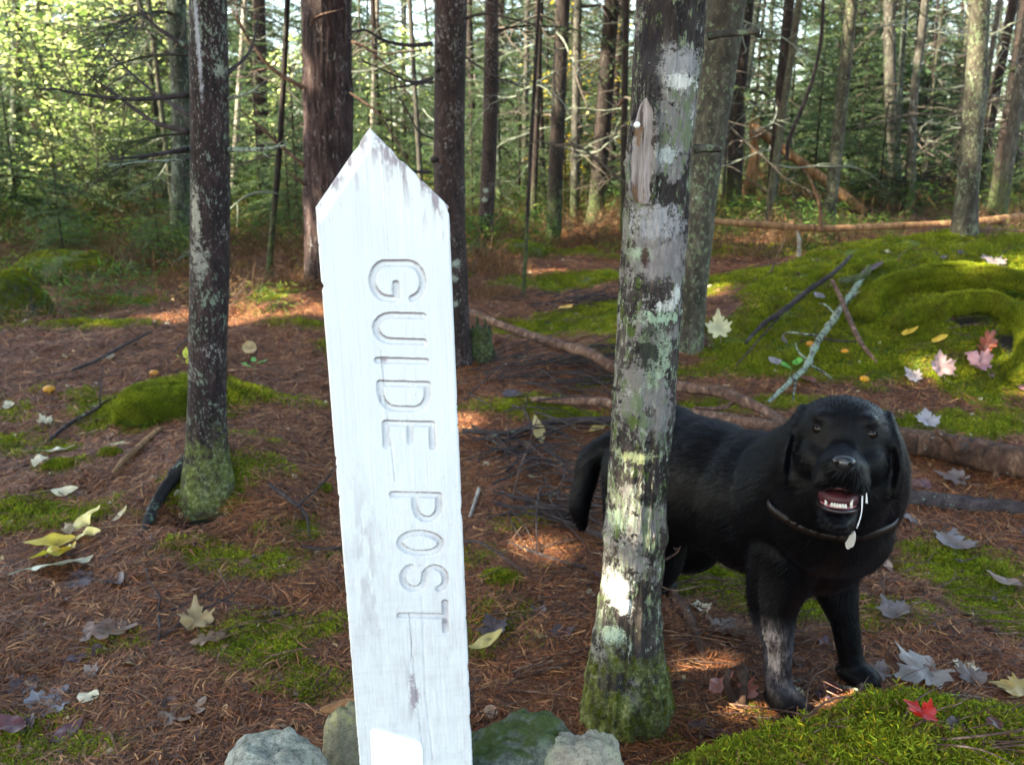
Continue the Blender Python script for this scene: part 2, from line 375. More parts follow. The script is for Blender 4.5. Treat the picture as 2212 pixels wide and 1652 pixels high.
def blades(base, tip, side, w, bend=None):
    """thin two-triangle blades; arrays (n,3)"""
    n = len(base); s = side*w[:, None]; mid = (base+tip)/2
    if bend is not None: mid = mid+bend
    v = np.stack([base-s*.5, base+s*.5, mid+s*.5, mid-s*.5, tip], 1).reshape(-1, 3); k = np.arange(n)[:, None]*5
    return v, (k+np.array([[0, 1, 2, 3]])), (k+np.array([[3, 2, 4]]))
def unit(v): return v/(np.linalg.norm(v, axis=1)[:, None]+1e-9)
def moss_clump(seed, R0=.03, n=46):
    r = np.random.default_rng(seed); vv, f4, f3, cc = [], [], [], []; off = 0
    a = r.random(n)*6.283; rr = R0*np.sqrt(r.random(n)); base = np.stack([rr*np.cos(a), rr*np.sin(a), np.full(n, -.004)], 1)
    h = r.uniform(.010, .022, n)*(1-.4*(rr/R0)**2); lean = r.normal(0, .35, (n, 3)); lean[:, 2] = 1; lean = unit(lean); top = base+lean*h[:, None]
    sets = [(base, top, r.uniform(.0012, .0022, n))]
    for k in range(9):
        t = (k+1)/10; b = base*(1-t)+top*t; d = unit(r.normal(0, 1, (n, 3))*[1, 1, .45]+lean*.7); L = r.uniform(.003, .0085, n)*(1.2-.5*t)
        sets.append((b, b+d*L[:, None], r.uniform(.0006, .0014, n)))
    for i_, (b, t_, w_) in enumerate(sets):
        sd_ = unit(np.cross(t_-b, r.normal(0, 1, (len(b), 3)))); v, q4, q3 = blades(b, t_, sd_, w_)
        vv.append(v); f4.append(q4+off); f3.append(q3+off); off += len(v)
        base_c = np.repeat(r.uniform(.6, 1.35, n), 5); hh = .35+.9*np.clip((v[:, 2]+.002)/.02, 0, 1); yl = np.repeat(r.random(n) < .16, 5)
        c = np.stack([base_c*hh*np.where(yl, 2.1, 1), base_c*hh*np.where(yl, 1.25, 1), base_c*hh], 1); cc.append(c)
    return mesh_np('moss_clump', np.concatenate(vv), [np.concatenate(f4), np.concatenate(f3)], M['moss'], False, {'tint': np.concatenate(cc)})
def tmat(name, **k): M[name] = tinted(name, **k)
tmat('needles', rough=.6, spec=.3, rnd=.5); tmat('leaf', rough=.42, spec=.5, trans=.25, rnd=.25, nscale=70, mottled=.45)
tmat('foliage', rough=.6, spec=.25, trans=.45, rnd=.6); tmat('twigs', rough=.9, spec=.15, rnd=.4); tmat('fur', rough=.38, spec=.4, rnd=0)
mc_ = [moss_clump(k) for k in range(5)]
x, y, r = fan(70000, 1.15, 11, 44, 1.3); mv = moss(x, y); keep = RNG.random(len(x)) < np.clip(mv*1.05, 0, 1)*(hollow_dark(x, y) < .4)
x, y, r = x[keep], y[keep], r[keep]; xx = RNG.uniform(.28, 1.6, 10000); yy = RNG.uniform(.95, 1.45, 10000); mv = moss(xx, yy); k2 = mv > .45
x = np.concatenate([x, xx[k2]]); y = np.concatenate([y, yy[k2]]); r = np.hypot(x, y)
sc_ = (.55+.75*RNG.random(len(x)))*(.85+.14*r)*np.where((y < 1.45) & (x > .25), np.clip(.95+.65*vnoise(np.stack([x*30, y*30, 0*x], 1))+RNG.normal(0, .22, len(x)), .35, 2.1), 1.0)
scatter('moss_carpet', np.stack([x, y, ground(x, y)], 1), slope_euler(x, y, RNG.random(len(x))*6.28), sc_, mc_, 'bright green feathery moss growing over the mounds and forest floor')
def needle_clump(seed, R0=.07, n=80):
    r = np.random.default_rng(seed+90); a = r.random(n)*6.283; rr = R0*np.sqrt(r.random(n)); c = np.stack([rr*np.cos(a), rr*np.sin(a), r.uniform(.001, .007, n)], 1)
    th = r.random(n)*6.283; L = r.uniform(.02, .05, n); d = np.stack([np.cos(th), np.sin(th), r.normal(0, .13, n)], 1)
    b, t = c-d*L[:, None]*.5, c+d*L[:, None]*.5; v, q4, q3 = blades(b, t, unit(np.cross(d, r.normal(0, .25, (n, 3))+[0, 0, 1])), r.uniform(.0008, .0021, n), r.normal(0, .0025, (n, 3)))
    pal = np.array([(.24, .085, .032), (.15, .052, .024), (.085, .032, .018), (.40, .20, .085), (.035, .018, .014), (.24, .115, .05)])*.95
    cc = np.repeat(pal[r.choice(6, n, p=[.25, .25, .2, .1, .1, .1])]*r.uniform(.7, 1.2, (n, 1)), 5, 0)
    return mesh_np('needle_clump', v, [q4, q3], M['needles'], False, {'tint': cc})
nc_ = [needle_clump(k) for k in range(6)]
x, y, r = fan(24000, 1.1, 9, 44, 1.3); mv = moss(x, y); keep = RNG.random(len(x)) < np.clip(1-mv*1.6, 0, 1)*(hollow_dark(x, y) < .5); x, y, r = x[keep], y[keep], r[keep]
xm, ym, rm_ = fan(5200, 1.1, 9, 44, 1.3); km = moss(xm, ym) > .5; xm, ym = xm[km], ym[km]
scatter('needles_on_moss', np.stack([xm, ym, ground(xm, ym)+.016], 1), slope_euler(xm, ym, RNG.random(len(xm))*6.28), .4+.5*RNG.random(len(xm)), [needle_clump(40+k, .07, 9) for k in range(4)], 'loose brown needles caught on top of the moss')
scatter('needle_litter', np.stack([x, y, ground(x, y)+.001], 1), slope_euler(x, y, RNG.random(len(x))*6.28), (.7+.6*RNG.random(len(x)))*(.9+.12*r), nc_, 'reddish brown fallen pine needles covering the forest floor')
# ------------------------------------------------------------------ leaves
OUT = {'maple': [(0, -.30), (.18, -.42), (.33, -.38), (.30, -.25), (.42, -.22), (.55, -.12), (.47, .0), (.62, .22), (.42, .18), (.38, .32), (.20, .20), (.27, .46), (.15, .46), (0, .75)],
       'oak': [(0, -.5), (.05, -.45), (.13, -.30), (.09, -.22), (.27, -.17), (.25, -.04), (.12, .0), (.32, .12), (.31, .26), (.16, .25), (.28, .42), (.21, .54), (.10, .47), (.09, .62), (0, .7)],
       'oval': [(0, -.5), (.10, -.42), (.20, -.25), (.26, -.05), (.26, .12), (.20, .32), (.10, .50), (0, .66)],
       'round': [(0, -.4), (.20, -.36), (.34, -.2), (.38, 0), (.34, .2), (.2, .36), (0, .42)]}
def leaf_mesh(kind, colr, seed, curl=.25, stem=.35, veins=True):
    curl = curl*1.35+.06
    r = np.random.default_rng(seed); h = OUT[kind]; o = np.array(h+[(-a, b) for a, b in h[-2:0:-1]]); o = o*(1+r.normal(0, .035, o.shape)); o = resample(np.vstack([o, o[:1]]), len(o)*2)[:-1]
    n = len(o); rings = [1, .62, .3]; v = []
    for s in rings: v += [(a*s, b*s) for a, b in o]
    v.append((0, 0)); v = np.array(v); f = []
    for k in range(2):
        for i_ in range(n): f.append((k*n+i_, k*n+(i_+1) % n, (k+1)*n+(i_+1) % n, (k+1)*n+i_))
    f3 = [(2*n+i_, 2*n+(i_+1) % n, 3*n) for i_ in range(n)]
    ax = r.random()*3.14; u = v[:, 0]*math.cos(ax)+v[:, 1]*math.sin(ax)
    z = curl*(.9*u*u+.5*np.abs(v[:, 0])**1.2*.6)+curl*.22*vnoise(np.stack([v[:, 0]*4+seed, v[:, 1]*4, 0*u], 1))
    z -= z.min()*.6
    P = np.stack([v[:, 0], v[:, 1], z], 1)
    colr = np.array(colr); sh = 1+.30*vnoise(np.stack([v[:, 0]*6+seed, v[:, 1]*6, 0*u], 1))[:, None]
    c = colr[None]*sh; c[2*n:] *= .86
    mb = MB(); mb.add(P, np.array(f), c); mb.f[3].append(np.array(f3))
    if stem:
        b0 = np.array([0, o[:, 1].min()*.9, z[0]]); pts = [b0, b0+np.array([r.normal(0, .04), -stem*.5, .02]), b0+np.array([r.normal(0, .12), -stem, .05])]
        add_tube(mb, pts, [.014, .009, .012], 4, 5, col=tuple(colr*.7))
    return mb.mesh('leaf_%s' % kind, M['leaf'], color=True)
def on_ground_matrix(p, spin, tilt=(0, 0), lift=.012):
    e = slope_euler(np.array([p[0]]), np.array([p[1]]), np.array([0.]))[0]
    return Matrix.Translation((p[0], p[1], p[2]+lift)) @ Euler(e).to_matrix().to_4x4() @ Euler((tilt[0], tilt[1], spin)).to_matrix().to_4x4()
Y1, Y2, PALE, TAN, BRN, DBR, PUR, LIL, RED, GRY, PNK, GRN, ORG = lin('#d8c04e'), lin('#e2d488'), lin('#d9d0b4'), lin('#b29a70'), lin('#6e4f3e'), lin('#4a3230'), lin('#4d4046'), lin('#7f7371'), lin('#b81f16'), lin('#8a8b94'), lin('#a5787a'), lin('#5fae4e'), lin('#d89a28')
LV = [ # px, py, size px, kind, colour, spin, (tilt x, tilt y), curl, label
 (130, 1240, 104, 'oval', lin('#e4e6cc'), -1.25, (.1, -.15), .35, 'creamy white oval leaf just below the yellow leaf cluster'),
 (172, 1262, 70, 'maple', PUR, 2.2, (0, 0), .1, 'dull purple leaf peeking out under the creamy white leaf'),
 (252, 1266, 62, 'oval', PUR, -2.5, (.1, 0), .3, 'dark purple leaf lying alone right of the creamy white leaf'),
 (104, 1535, 88, 'maple', GRY, -.25, (0, 0), .12, 'blue grey maple leaf with toothed tips at lower left'),
 (192, 1518, 52, 'round', PALE, .8, (0, .1), .5, 'small pale tan curled leaf beside the blue grey maple leaf'),
 (205, 1378, 120, 'oak', BRN, -1.3, (0, 0), .2, 'large flat brown oak leaf in the needles at left'),
 (425, 1362, 62, 'maple', TAN, .4, (.3, .1), .7, 'crumpled tan leaf beside the lichened twig'),
 (448, 1398, 70, 'oak', lin('#8d7058'), -1.1, (0, 0), .4, 'light brown lobed leaf just below the crumpled tan leaf'),
 (372, 1565, 110, 'oak', lin('#7a6456'), -.9, (0, 0), .3, 'brown lobed oak leaf near the cairn stones at lower left'),
 (30, 1590, 80, 'oval', lin('#5a3238'), 1.2, (0, 0), .3, 'wet maroon leaf at the lower left edge'),
 (140, 1600, 70, 'oval', lin('#5c3138'), -.5, (0, 0), .3, 'wet maroon leaf right of its twin at lower left'),
 (290, 1440, 60, 'round', TAN, 1.5, (0, 0), .3, 'torn tan leaf scrap in front of the lichened twig'),
 (50, 1500, 62, 'maple', PUR, 1.0, (0, 0), .2, 'dark purple leaf above the blue grey maple leaf'),
 (170, 1435, 48, 'oval', PUR, -1.2, (0, 0), .3, 'narrow violet leaf under the large brown oak leaf'),
 (540, 768, 38, 'round', TAN, .2, (.6, 0), .2, 'round tan leaf standing right of the left spruce'),
 (20, 885, 30, 'round', PALE, 0, (.2, 0), .4, 'small cream leaf at the left edge'),
 (100, 925, 28, 'maple', PALE, 1, (.2, 0), .4, 'small cream torn leaf left of the moss cushion'),
 (300, 884, 46, 'oval', lin('#a89878'), -1.4, (0, 0), .2, 'flat beige leaf beside the moss cushion'),
 (128, 985, 50, 'oval', PALE, -1.0, (.1, 0), .2, 'pale cream leaf lying above the small moss tuft'),
 (90, 1017, 44, 'round', PALE, .5, (.1, 0), .5, 'curled cream leaf left of the small moss tuft'),
 (140, 1072, 46, 'oval', PALE, -1.4, (.1, 0), .3, 'pale leaf below the small moss tuft'),
 (258, 966, 36, 'oval', lin('#cfc69a'), -1.4, (0, 0), .2, 'thin straw coloured leaf near the split brown stick'),
 (255, 1132, 42, 'oval', lin('#c2b48c'), -.8, (.3, 0), .3, 'tan leaf at the tip of the yellow leaf stalk'),
 (240, 775, 30, 'round', PALE, .3, (0, 0), .3, 'tiny cream leaf left of the spruce trunk'),
 (1163, 958, 52, 'oval', lin('#c9b47a'), .5, (1.0, .1), .15, 'straw yellow oval leaf standing on edge in the twig pile'),
 (1155, 1046, 44, 'round', lin('#a8946c'), 2.8, (.4, .1), .3, 'round tan leaf lower in the twig pile'),
 (1290, 936, 40, 'oval', lin('#c4ad72'), -1.1, (.2, 0), .3, 'straw coloured leaf just left of the mossy maple trunk'),
 (1222, 676, 34, 'oval', lin('#dcb25a'), -1.4, (.2, 0), .3, 'golden leaf on the moss slope above the long fallen branch'),
 (1550, 738, 50, 'maple', lin('#ddd2a4'), .2, (1.0, 0), .15, 'pale yellow maple leaf propped upright between trunk and mossy rise'),
 (1108, 862, 52, 'round', PUR, 1.0, (.1, 0), .2, 'purple brown leaf on the twigs right of the post'),
 (1046, 1413, 74, 'oval', lin('#c2b46c'), -1.1, (.15, .1), .3, 'yellowish oval leaf with dark spots beside the post'),
 (1066, 1380, 56, 'maple', PUR, .4, (0, 0), .3, 'slate purple leaf behind the yellowish spotted leaf'),
 (1215, 1378, 46, 'maple', PUR, .2, (0, 0), .2, 'lilac brown maple leaf left of the mossy trunk base'),
 (1173, 1422, 30, 'oval', GRY, -1.2, (0, 0), .3, 'small grey leaf between post and mossy trunk base'),
 (1555, 1497, 66, 'oval', lin('#a86f64'), -.9, (.2, 0), .6, 'pink brown curled leaf beside the broken root in front of the dog'),
 (1602, 1515, 54, 'maple', lin('#a05a48'), .8, (.5, 0), .5, 'rusty curled leaf between the broken root and the dog leg'),
 (1392, 1525, 34, 'oval', lin('#caa08c'), -.6, (.5, .3), .4, 'pink tan leaf standing at the foot of the mossy trunk'),
 (1572, 1372, 76, 'maple', lin('#6e5546'), -.4, (0, 0), .3, 'brown maple leaf on the ground under the dog belly'),
 (1995, 1462, 108, 'maple', lin('#a39a94'), 1.9, (.05, 0), .25, 'large whitish lilac maple leaf right of the dog paw'),
 (1893, 1466, 60, 'maple', LIL, .6, (0, 0), .2, 'grey lilac leaf touching the dog front paw'),
 (2098, 1480, 56, 'maple', LIL, -.8, (.2, 0), .4, 'lilac leaf next to the large whitish maple leaf'),
 (2060, 1192, 72, 'maple', LIL, -.4, (0, 0), .2, 'lilac maple leaf on the moss right of the dog chest'),
 (1928, 1342, 60, 'maple', LIL, .3, (.1, 0), .3, 'lilac maple leaf right of the dog elbow'),
 (1966, 1136, 46, 'oval', LIL, .6, (.2, 0), .3, 'lilac leaf behind the dog shoulder at right'),
 (2060, 1042, 60, 'maple', LIL, .9, (0, 0), .2, 'lilac leaf lying between the two logs at right'),
 (2110, 1102, 62, 'oval', LIL, -1.3, (0, 0), .2, 'pale lilac leaf in front of the lower log at right'),
 (1990, 1052, 46, 'round', lin('#6b4a50'), 1.3, (0, 0), .2, 'dark plum leaf between the two logs near the dog ear'),
 (2145, 577, 46, 'maple', LIL, .3, (0, 0), .2, 'lilac leaf high on the mossy rise'),
 (1970, 826, 36, 'maple', lin('#a89c9e'), .5, (.3, 0), .3, 'small lilac leaf on the lower mossy rise'),
 (2030, 816, 50, 'maple', lin('#a88a8c'), .1, (.5, 0), .4, 'pink lilac maple leaf on the lower mossy rise'),
 (2112, 806, 50, 'maple', lin('#a87c84'), .7, (.2, 0), .5, 'dusky pink curled leaf beside the sunny streak on the rise'),
 (2125, 772, 52, 'oak', lin('#8a4636'), -.7, (.3, 0), .5, 'rust red leaf just above the dusky pink leaf'),
 (2206, 842, 40, 'round', lin('#7e5766'), .2, (.1, 0), .3, 'mauve leaf at the right edge by the logs'),
 (1962, 733, 32, 'oval', lin('#e0bd48'), -1.4, (.3, 0), .2, 'bright yellow leaf on the moss, nearer to the dark branch'),
 (2026, 748, 32, 'oval', lin('#ddb83c'), -1.4, (.3, 0), .2, 'bright yellow leaf on the moss, closer to the dark hollow'),
 (1672, 796, 34, 'round', lin('#8c8488'), .4, (.2, 0), .3, 'lilac leaf by the lower end of the lichened branch'),
 (1742, 830, 44, 'round', lin('#7c4638'), 1.4, (.2, 0), .2, 'rusty round leaf right of the lichened branch end'),
 (1770, 650, 30, 'oval', GRY, .4, (0, 0), .2, 'grey leaf between the two crossing branches on the rise'),
 (1880, 596, 46, 'oval', lin('#4e3e46'), -1.4, (.2, 0), .2, 'purple leaf under the top of the lichened branch'),
 (1985, 605, 30, 'oval', PUR, 1.4, (0, 0), .2, 'small purple leaf on the rise right of the lichened branch'),
 (2000, 932, 44, 'maple', lin('#a39ea4'), 0, (.5, 0), .2, 'pale violet leaf propped on the upper log right of the dog'),
 (1984, 1598, 62, 'maple', RED, .5, (.25, .1), .35, 'vivid red maple leaf on the front moss mound'),
 (2192, 1500, 66, 'maple', lin('#c7ab62'), .9, (.1, 0), .2, 'ochre leaf at the right edge above the moss mound'),
 (2140, 1612, 40, 'round', lin('#55342c'), .9, (.1, 0), .3, 'dark brown leaf right of the red maple leaf'),
 (1500, 1600, 60, 'oval', DBR, -.9, (.1, 0), .3, 'dark wet leaf left of the front moss mound'),
 (1550, 1603, 54, 'oval', lin('#5a3024'), 1.7, (.1, 0), .3, 'reddish wet leaf touching the front moss mound'),
 (1790, 1500, 50, 'round', lin('#6b3038'), .4, (.1, 0), .3, 'maroon leaf between the dog paws'),
 (1910, 1235, 44, 'oval', lin('#c2a494'), .3, (.4, 0), .2, 'flesh coloured leaf tucked beside the dog chest'),
 (2170, 1275, 60, 'oval', lin('#8d7568'), 1.0, (.1, 0), .3, 'grey brown leaf at the right edge on the moss'),
 (1060, 1560, 36, 'round', lin('#c8a890'), .3, (.5, 0), .2, 'tiny pinkish leaf between post and dark cairn stone')]
def lay_leaf(px, py, size, kind, colr, spin, tilt, curl, label, seed, group=None, cat='leaf'):
    p = gp(px, py); s = size/FPX*depth_of(p)*1.05
    me = leaf_mesh(kind, colr, seed, curl); o = link('fallen_leaf', me)
    o.matrix_world = on_ground_matrix(p, spin, tilt, .010+abs(math.sin(tilt[0]))*s*.45+moss(np.array([p[0]]), np.array([p[1]]))[0]*(.030 if p[1] < 1.45 else .014)) @ Matrix.Scale(s, 4)
    return tag(o, label, cat, group)
for k, (px, py, size, kind, colr, spin, tilt, curl, lab) in enumerate(LV): lay_leaf(px, py, size, kind, colr, spin, tilt, curl, lab, k+1)
# leaves nothing tells apart
small = {}
for nm, cs in (('brown', [BRN, DBR, lin('#5e4436'), lin('#7b5a48')]), ('purple', [PUR, lin('#6f6178'), lin('#4c3a48')]), ('tan', [TAN, lin('#9d8468'), PALE]), ('yellow', [lin('#c99a2c'), lin('#d2ac40')])):
    small[nm] = [leaf_mesh(random.choice(['maple', 'oval', 'round', 'oak']), random.choice(cs), 300+k, random.uniform(.2, .6)) for k in range(5)]
lab_ = {'brown': 'wet dark brown leaf among many alike in the needle litter', 'purple': 'wet purplish leaf among many alike in the needle litter', 'tan': 'small dry tan leaf among many alike on the forest floor', 'yellow': 'small yellow leaf fleck among many alike on the forest floor'}
for k in range(262):
    px, py = random.uniform(-60, 2280), 1660-1240*random.random()**1.0
    if 690 < px < 1000: continue
    nm = random.choices(['brown', 'purple', 'tan', 'yellow'], [4, 4, 3, 1.2 if py < 1000 else .15])[0]
    if px < 900 and nm == 'purple' and random.random() < .6: nm = 'brown'
    p = gp(px, py)
    if p[1] > 12 or p[1] < 1.1: continue
    s = random.uniform(.014, .042)*(1+.08*p[1]); o = link('fallen_leaf', random.choice(small[nm]))
    o.matrix_world = on_ground_matrix(p, random.random()*6.28, (random.uniform(-.4, .4), random.uniform(-.4, .4)), .010) @ Matrix.Scale(s, 4)
    tag(o, lab_[nm], 'leaf', 'small %s leaves scattered on the forest floor' % nm)
x, y, r = fan(4200, 1.1, 11, 42, 1.15); frag = [leaf_mesh(random.choice(['oval', 'round', 'oak']), c_, 700+i_, random.uniform(.3, .9), 0) for i_, c_ in enumerate([BRN, DBR, TAN, PALE, PUR, lin('#8a5a3a'), lin('#c2a274'), DBR])]
scatter('leaf_fragments', np.stack([x, y, ground(x, y)+.006], 1), slope_euler(x, y, RNG.random(len(x))*6.28)+RNG.normal(0, .25, (len(x), 3)), RNG.uniform(.006, .022, len(x))*(1+.08*r), frag, 'crumbs of old leaves and bark flakes strewn over the forest floor')
# big yellow compound leaf and the two small leafy sprigs
def compound(name, stalk, leaflets, label, cat, stalkcol, r0=.0016):
    rt = root(name, stalk[0], label, cat); mb = MB(); add_tube(mb, stalk, [r0, r0*.6], 5, 14, col=stalkcol)
    link('stalk', mb.mesh('stalk', M['leaf'], stalk[0], color=True), rt)
    for k, (p, s, spin, tilt, kind, colr, curl) in enumerate(leaflets):
        o = link('leaflet', leaf_mesh(kind, colr, 60+k, curl, 0), rt); mt = on_ground_matrix(p, spin, tilt, .02) @ Matrix.Scale(s, 4)
        o.matrix_local = Matrix.Translation(-Vector(stalk[0])) @ mt @ Matrix.Scale(1.2 if name == 'yellow_leaf_cluster' else 1, 4)
    return rt
def gl(*pts, lift=.01): return [gp(a, b, lift if not hasattr(lift, '__len__') else lift[i]) for i, (a, b) in enumerate(pts)]
st = gl((355, 1152), (270, 1150), (190, 1162), (150, 1185), lift=.02)
L_ = []
for (a, b, s, sp, tl, cl, cu) in [(183, 1143, .085, -.62, (.3, .2), Y2, .4), (120, 1190, .10, 2.15, (.25, -.2), Y1, .3), (118, 1212, .085, 2.3, (.1, .1), lin('#d6cf4a'), .4), (188, 1172, .065, -1.6, (.2, 0), Y2, .5), (150, 1160, .055, .6, (0, 0), TAN, .5), (142, 1205, .06, 2.6, (.2, 0), lin('#c8a83c'), .5)]:
    L_.append((gp(a, b), s, sp, tl, 'oval', cl, cu))
compound('yellow_leaf_cluster', st, L_, 'large yellow compound leaf with long tan stalk at left', 'leaf', lin('#b0905a'))
st = gl((420, 800), (385, 840), lift=.1); compound('pinnate_leaf', gl((428, 775), (405, 830), lift=.09), [(gp(a, b)+np.array([0, 0, .06]), .05, sp, (.9, 0), 'oval', lin('#c9cc4e'), .2) for a, b, sp in ((392, 812, 2.2), (404, 800, .4), (412, 820, -2.5), (420, 790, .2))], 'yellow green pinnate leaf propped behind the moss cushion', 'leaf', lin('#9a9a40'))
compound('green_seedling', gl((548, 820), (552, 806), lift=[0, .04]), [(gp(a, b)+np.array([0, 0, .03]), .05, sp, (.3, 0), 'oval', GRN, .3) for a, b, sp in ((535, 812, 1.5), (568, 806, -1.5), (550, 800, .2))], 'small green seedling right of the left spruce', 'plant', lin('#4f8a3a'))
compound('green_seedling', gl((1700, 830), (1710, 812), lift=[0, .04]), [(gp(a, b)+np.array([0, 0, .03]), .06, sp, (.4, 0), 'round', lin('#55a83a'), .3) for a, b, sp in ((1695, 815, 1.2), (1722, 808, -1.2), (1735, 822, -2))], 'bright green seedling crossed by the lichened branch', 'plant', lin('#4f8a3a'))
def mushroom(px, py, s, label, cl):
    p = gp(px, py); rt = root('mushroom', p, label, 'mushroom'); k = s/FPX*depth_of(p)
    mb = MB(); add_tube(mb, [(0, 0, -.005), (0.002, 0, k*.5)], [k*.14, k*.11], 8, 4, col=lin('#d8b060')); link('stem', mb.mesh('stem', M['leaf'], color=True), rt)
    t = np.linspace(0, 1, 7); prof = np.stack([np.sin(t*math.pi*.62)*k*.52, k*.45+np.cos(t*math.pi*.62)*k*.34], 1); n = 14; v = []; 
    for a, z in prof: v += [(a*math.cos(q), a*math.sin(q), z) for q in np.linspace(0, 6.283, n, endpoint=False)]
    f = [(i_*n+j_, (i_+1)*n+j_, (i_+1)*n+(j_+1) % n, i_*n+(j_+1) % n) for i_ in range(6) for j_ in range(n)]
    f += [(6*n+j_, 6*n+(j_+n//2) % n, 6*n+(j_+1) % n, 6*n+(j_+1) % n) for j_ in range(0)]
    mb = MB(); mb.add(v, f, cl); link('cap', mb.mesh('cap', M['leaf'], color=True), rt)
mushroom(108, 853, 24, 'orange mushroom standing at the far left in needles', ORG)
mushroom(334, 815, 20, 'small orange mushroom above the moss cushion', lin('#c8842a'))
mushroom(1824, 769, 17, 'tiny orange mushroom upper of two on the rise', lin('#dd9420'))
mushroom(1866, 829, 20, 'round orange mushroom just above the dog head', lin('#e0a020'))
mushroom(1750, 752, 18, 'orange mushroom against the lichened branch', lin('#d08c28'))
mushroom(1505, 1560, 14, 'tiny brown mushroom left of the front moss mound', lin('#8a5a30'))
#PART3
# ------------------------------------------------------------------ bark materials
DB = ((.018, .010, .009), (.055, .030, .026), (.12, .075, .062))
GG = (.26, .32, .24); GW = (.42, .46, .40)
b1_ = gp(445, 1055); b3_ = gp(985, 790)
def sl(b, px, py): return tuple(atD(px, py, b[1]-.05)-b)
M['bark_spruce'] = bark('bark_spruce', (.008, .006, .007), (.034, .019, .020), (.085, .050, .048), .25, 60, [((.16, .20, .15), 95, .575, .5), ((.27, .26, .24), 160, .60, .45), ((.17, .20, .16), 30, .62, .45)], [((.30, .31, .34), sl(b1_, 428, 90), (.008, .08, .17), .5), ((.30, .30, .25), sl(b1_, 424, 470), (.016, .08, .09), .7), ((.22, .25, .20), sl(b1_, 470, 150), (.014, .08, .02), .8), ((.24, .24, .21), sl(b1_, 430, 560), (.03, .08, .06), 1.0)], moss=.8, moss_h=.20, moss_c=(.095, .12, .022))
M['bark_pine'] = bark('bark_pine', (.010, .007, .008), (.075, .040, .040), (.21, .14, .13), .16, 30, [((.24, .22, .22), 70, .60, .35)], relief=4, flakes=.9)
M['bark_smooth'] = bark('bark_smooth', (.010, .007, .007), (.040, .023, .022), (.090, .058, .050), .3, 44, [((.20, .18, .17), 120, .58, .5), ((.20, .24, .19), 26, .68, .6)], [((.30, .36, .31), sl(b3_, 985, 568), (.022, .09, .022), .5), ((.25, .29, .25), sl(b3_, 980, 600), (.025, .09, .02), .6), ((.26, .30, .26), sl(b3_, 985, 655), (.012, .09, .015), .6)], relief=1.2)
M['bark_dark'] = bark('bark_dark', (.010, .008, .008), (.030, .020, .018), (.070, .048, .040), .25, 30, [((.15, .18, .13), 60, .62, .5)], moss=.6, moss_h=.5, relief=1)
M['bark_root'] = bark('bark_root', (.006, .006, .007), (.020, .020, .022), (.050, .048, .046), .9, 40, [((.13, .17, .13), 30, .60, 1)], relief=1)
M['bark_grey'] = bark('bark_grey', (.030, .028, .025), (.090, .082, .070), (.19, .18, .155), .4, 30, [((.28, .30, .26), 40, .60, .6), ((.10, .16, .07), 14, .62, .5)], moss=.8, moss_h=.5, relief=.8)
M['bark_green'] = bark('bark_green', (.016, .018, .014), (.050, .060, .046), (.15, .19, .15), .4, 24, [((.16, .21, .17), 45, .56, .6)], moss=.9, moss_h=.5, relief=.8)
M['bark_maple_far'] = bark('bark_maple_far', (.022, .020, .016), (.075, .065, .048), (.17, .16, .12), .45, 30, [((.15, .19, .11), 55, .55, .7), ((.34, .37, .32), 48, .64, .9)], relief=.8)
M['bark_birch'] = bark('bark_birch', (.16, .14, .12), (.42, .38, .34), (.62, .58, .52), .8, 20, [((.03, .02, .02), 30, .62, 2.5)], relief=.4)
M['wood_bare'] = bark('wood_bare', (.06, .032, .02), (.20, .11, .065), (.38, .24, .15), .12, 30, [], relief=.6, flakes=.5)
M['wood_orange'] = bark('wood_orange', (.09, .045, .022), (.28, .15, .07), (.46, .29, .15), .12, 26, [], relief=.5, flakes=.4)
M['wood_log'] = bark('wood_log', (.018, .011, .009), (.10, .052, .034), (.26, .155, .10), .4, 26, [((.33, .33, .30), 16, .66, 1), ((.12, .17, .05), 12, .70, 1)], relief=1)
M['wood_stick'] = bark('wood_stick', (.030, .017, .014), (.17, .095, .068), (.44, .31, .23), .5, 34, [], relief=1.2)
M['lichen_stick'] = bark('lichen_stick', (.035, .03, .03), (.10, .09, .085), (.18, .17, .15), .9, 30, [((.27, .34, .26), 40, .46, 1)], relief=1)
M['dark_stick'] = bark('dark_stick', (.018, .014, .016), (.055, .042, .044), (.11, .09, .085), .9, 40, [((.22, .27, .21), 40, .64, 1)], relief=.8)
# ------------------------------------------------------------------ sun holes: gaps cut into the high foliage to place sun flecks
PDD = gp(712, 606)[1]-.2; MDD = gp(1345, 1545)[1]-.06
HOLES = [(atD(705, 60, PDD), .03), (atD(690, 170, PDD), -.03), (atD(675, 360, PDD), -.02), (atD(672, 470, PDD), .02), (gp(560, 640), .13), (gp(680, 680), .12), (gp(340, 690), .10), (gp(520, 690), .08),
         (atD(1318, 1275, MDD), .03), (atD(2150, 150, 9), .5), (atD(200, 130, 9), 1.2), (atD(560, 130, 9), .5), (atD(850, 200, 9), .5), (atD(1300, 120, 11), .5), (atD(2100, 300, 9), .4), (gp(1590, 1490), .055), (gp(2170, 820), .11), (gp(2190, 590), .16), (gp(1530, 640), .08), (gp(690, 610), .10), (gp(560, 850), .05),
         (atD(595, 150, 7), .14), (gp(1010, 570), .14), (gp(330, 500), .25), (gp(1880, 1500), .03), (gp(1230, 1180), .05), (gp(1000, 910), .05)]
SV = np.array(SUNV)
def in_hole(P):
    m = np.zeros(len(P), bool)
    for c, r in HOLES:
        d = P-np.asarray(c)[None]; t = d@SV; q = d-t[:, None]*SV[None]; m |= (np.linalg.norm(q, axis=1) < r+.17) & (t > 1.0)
    return m
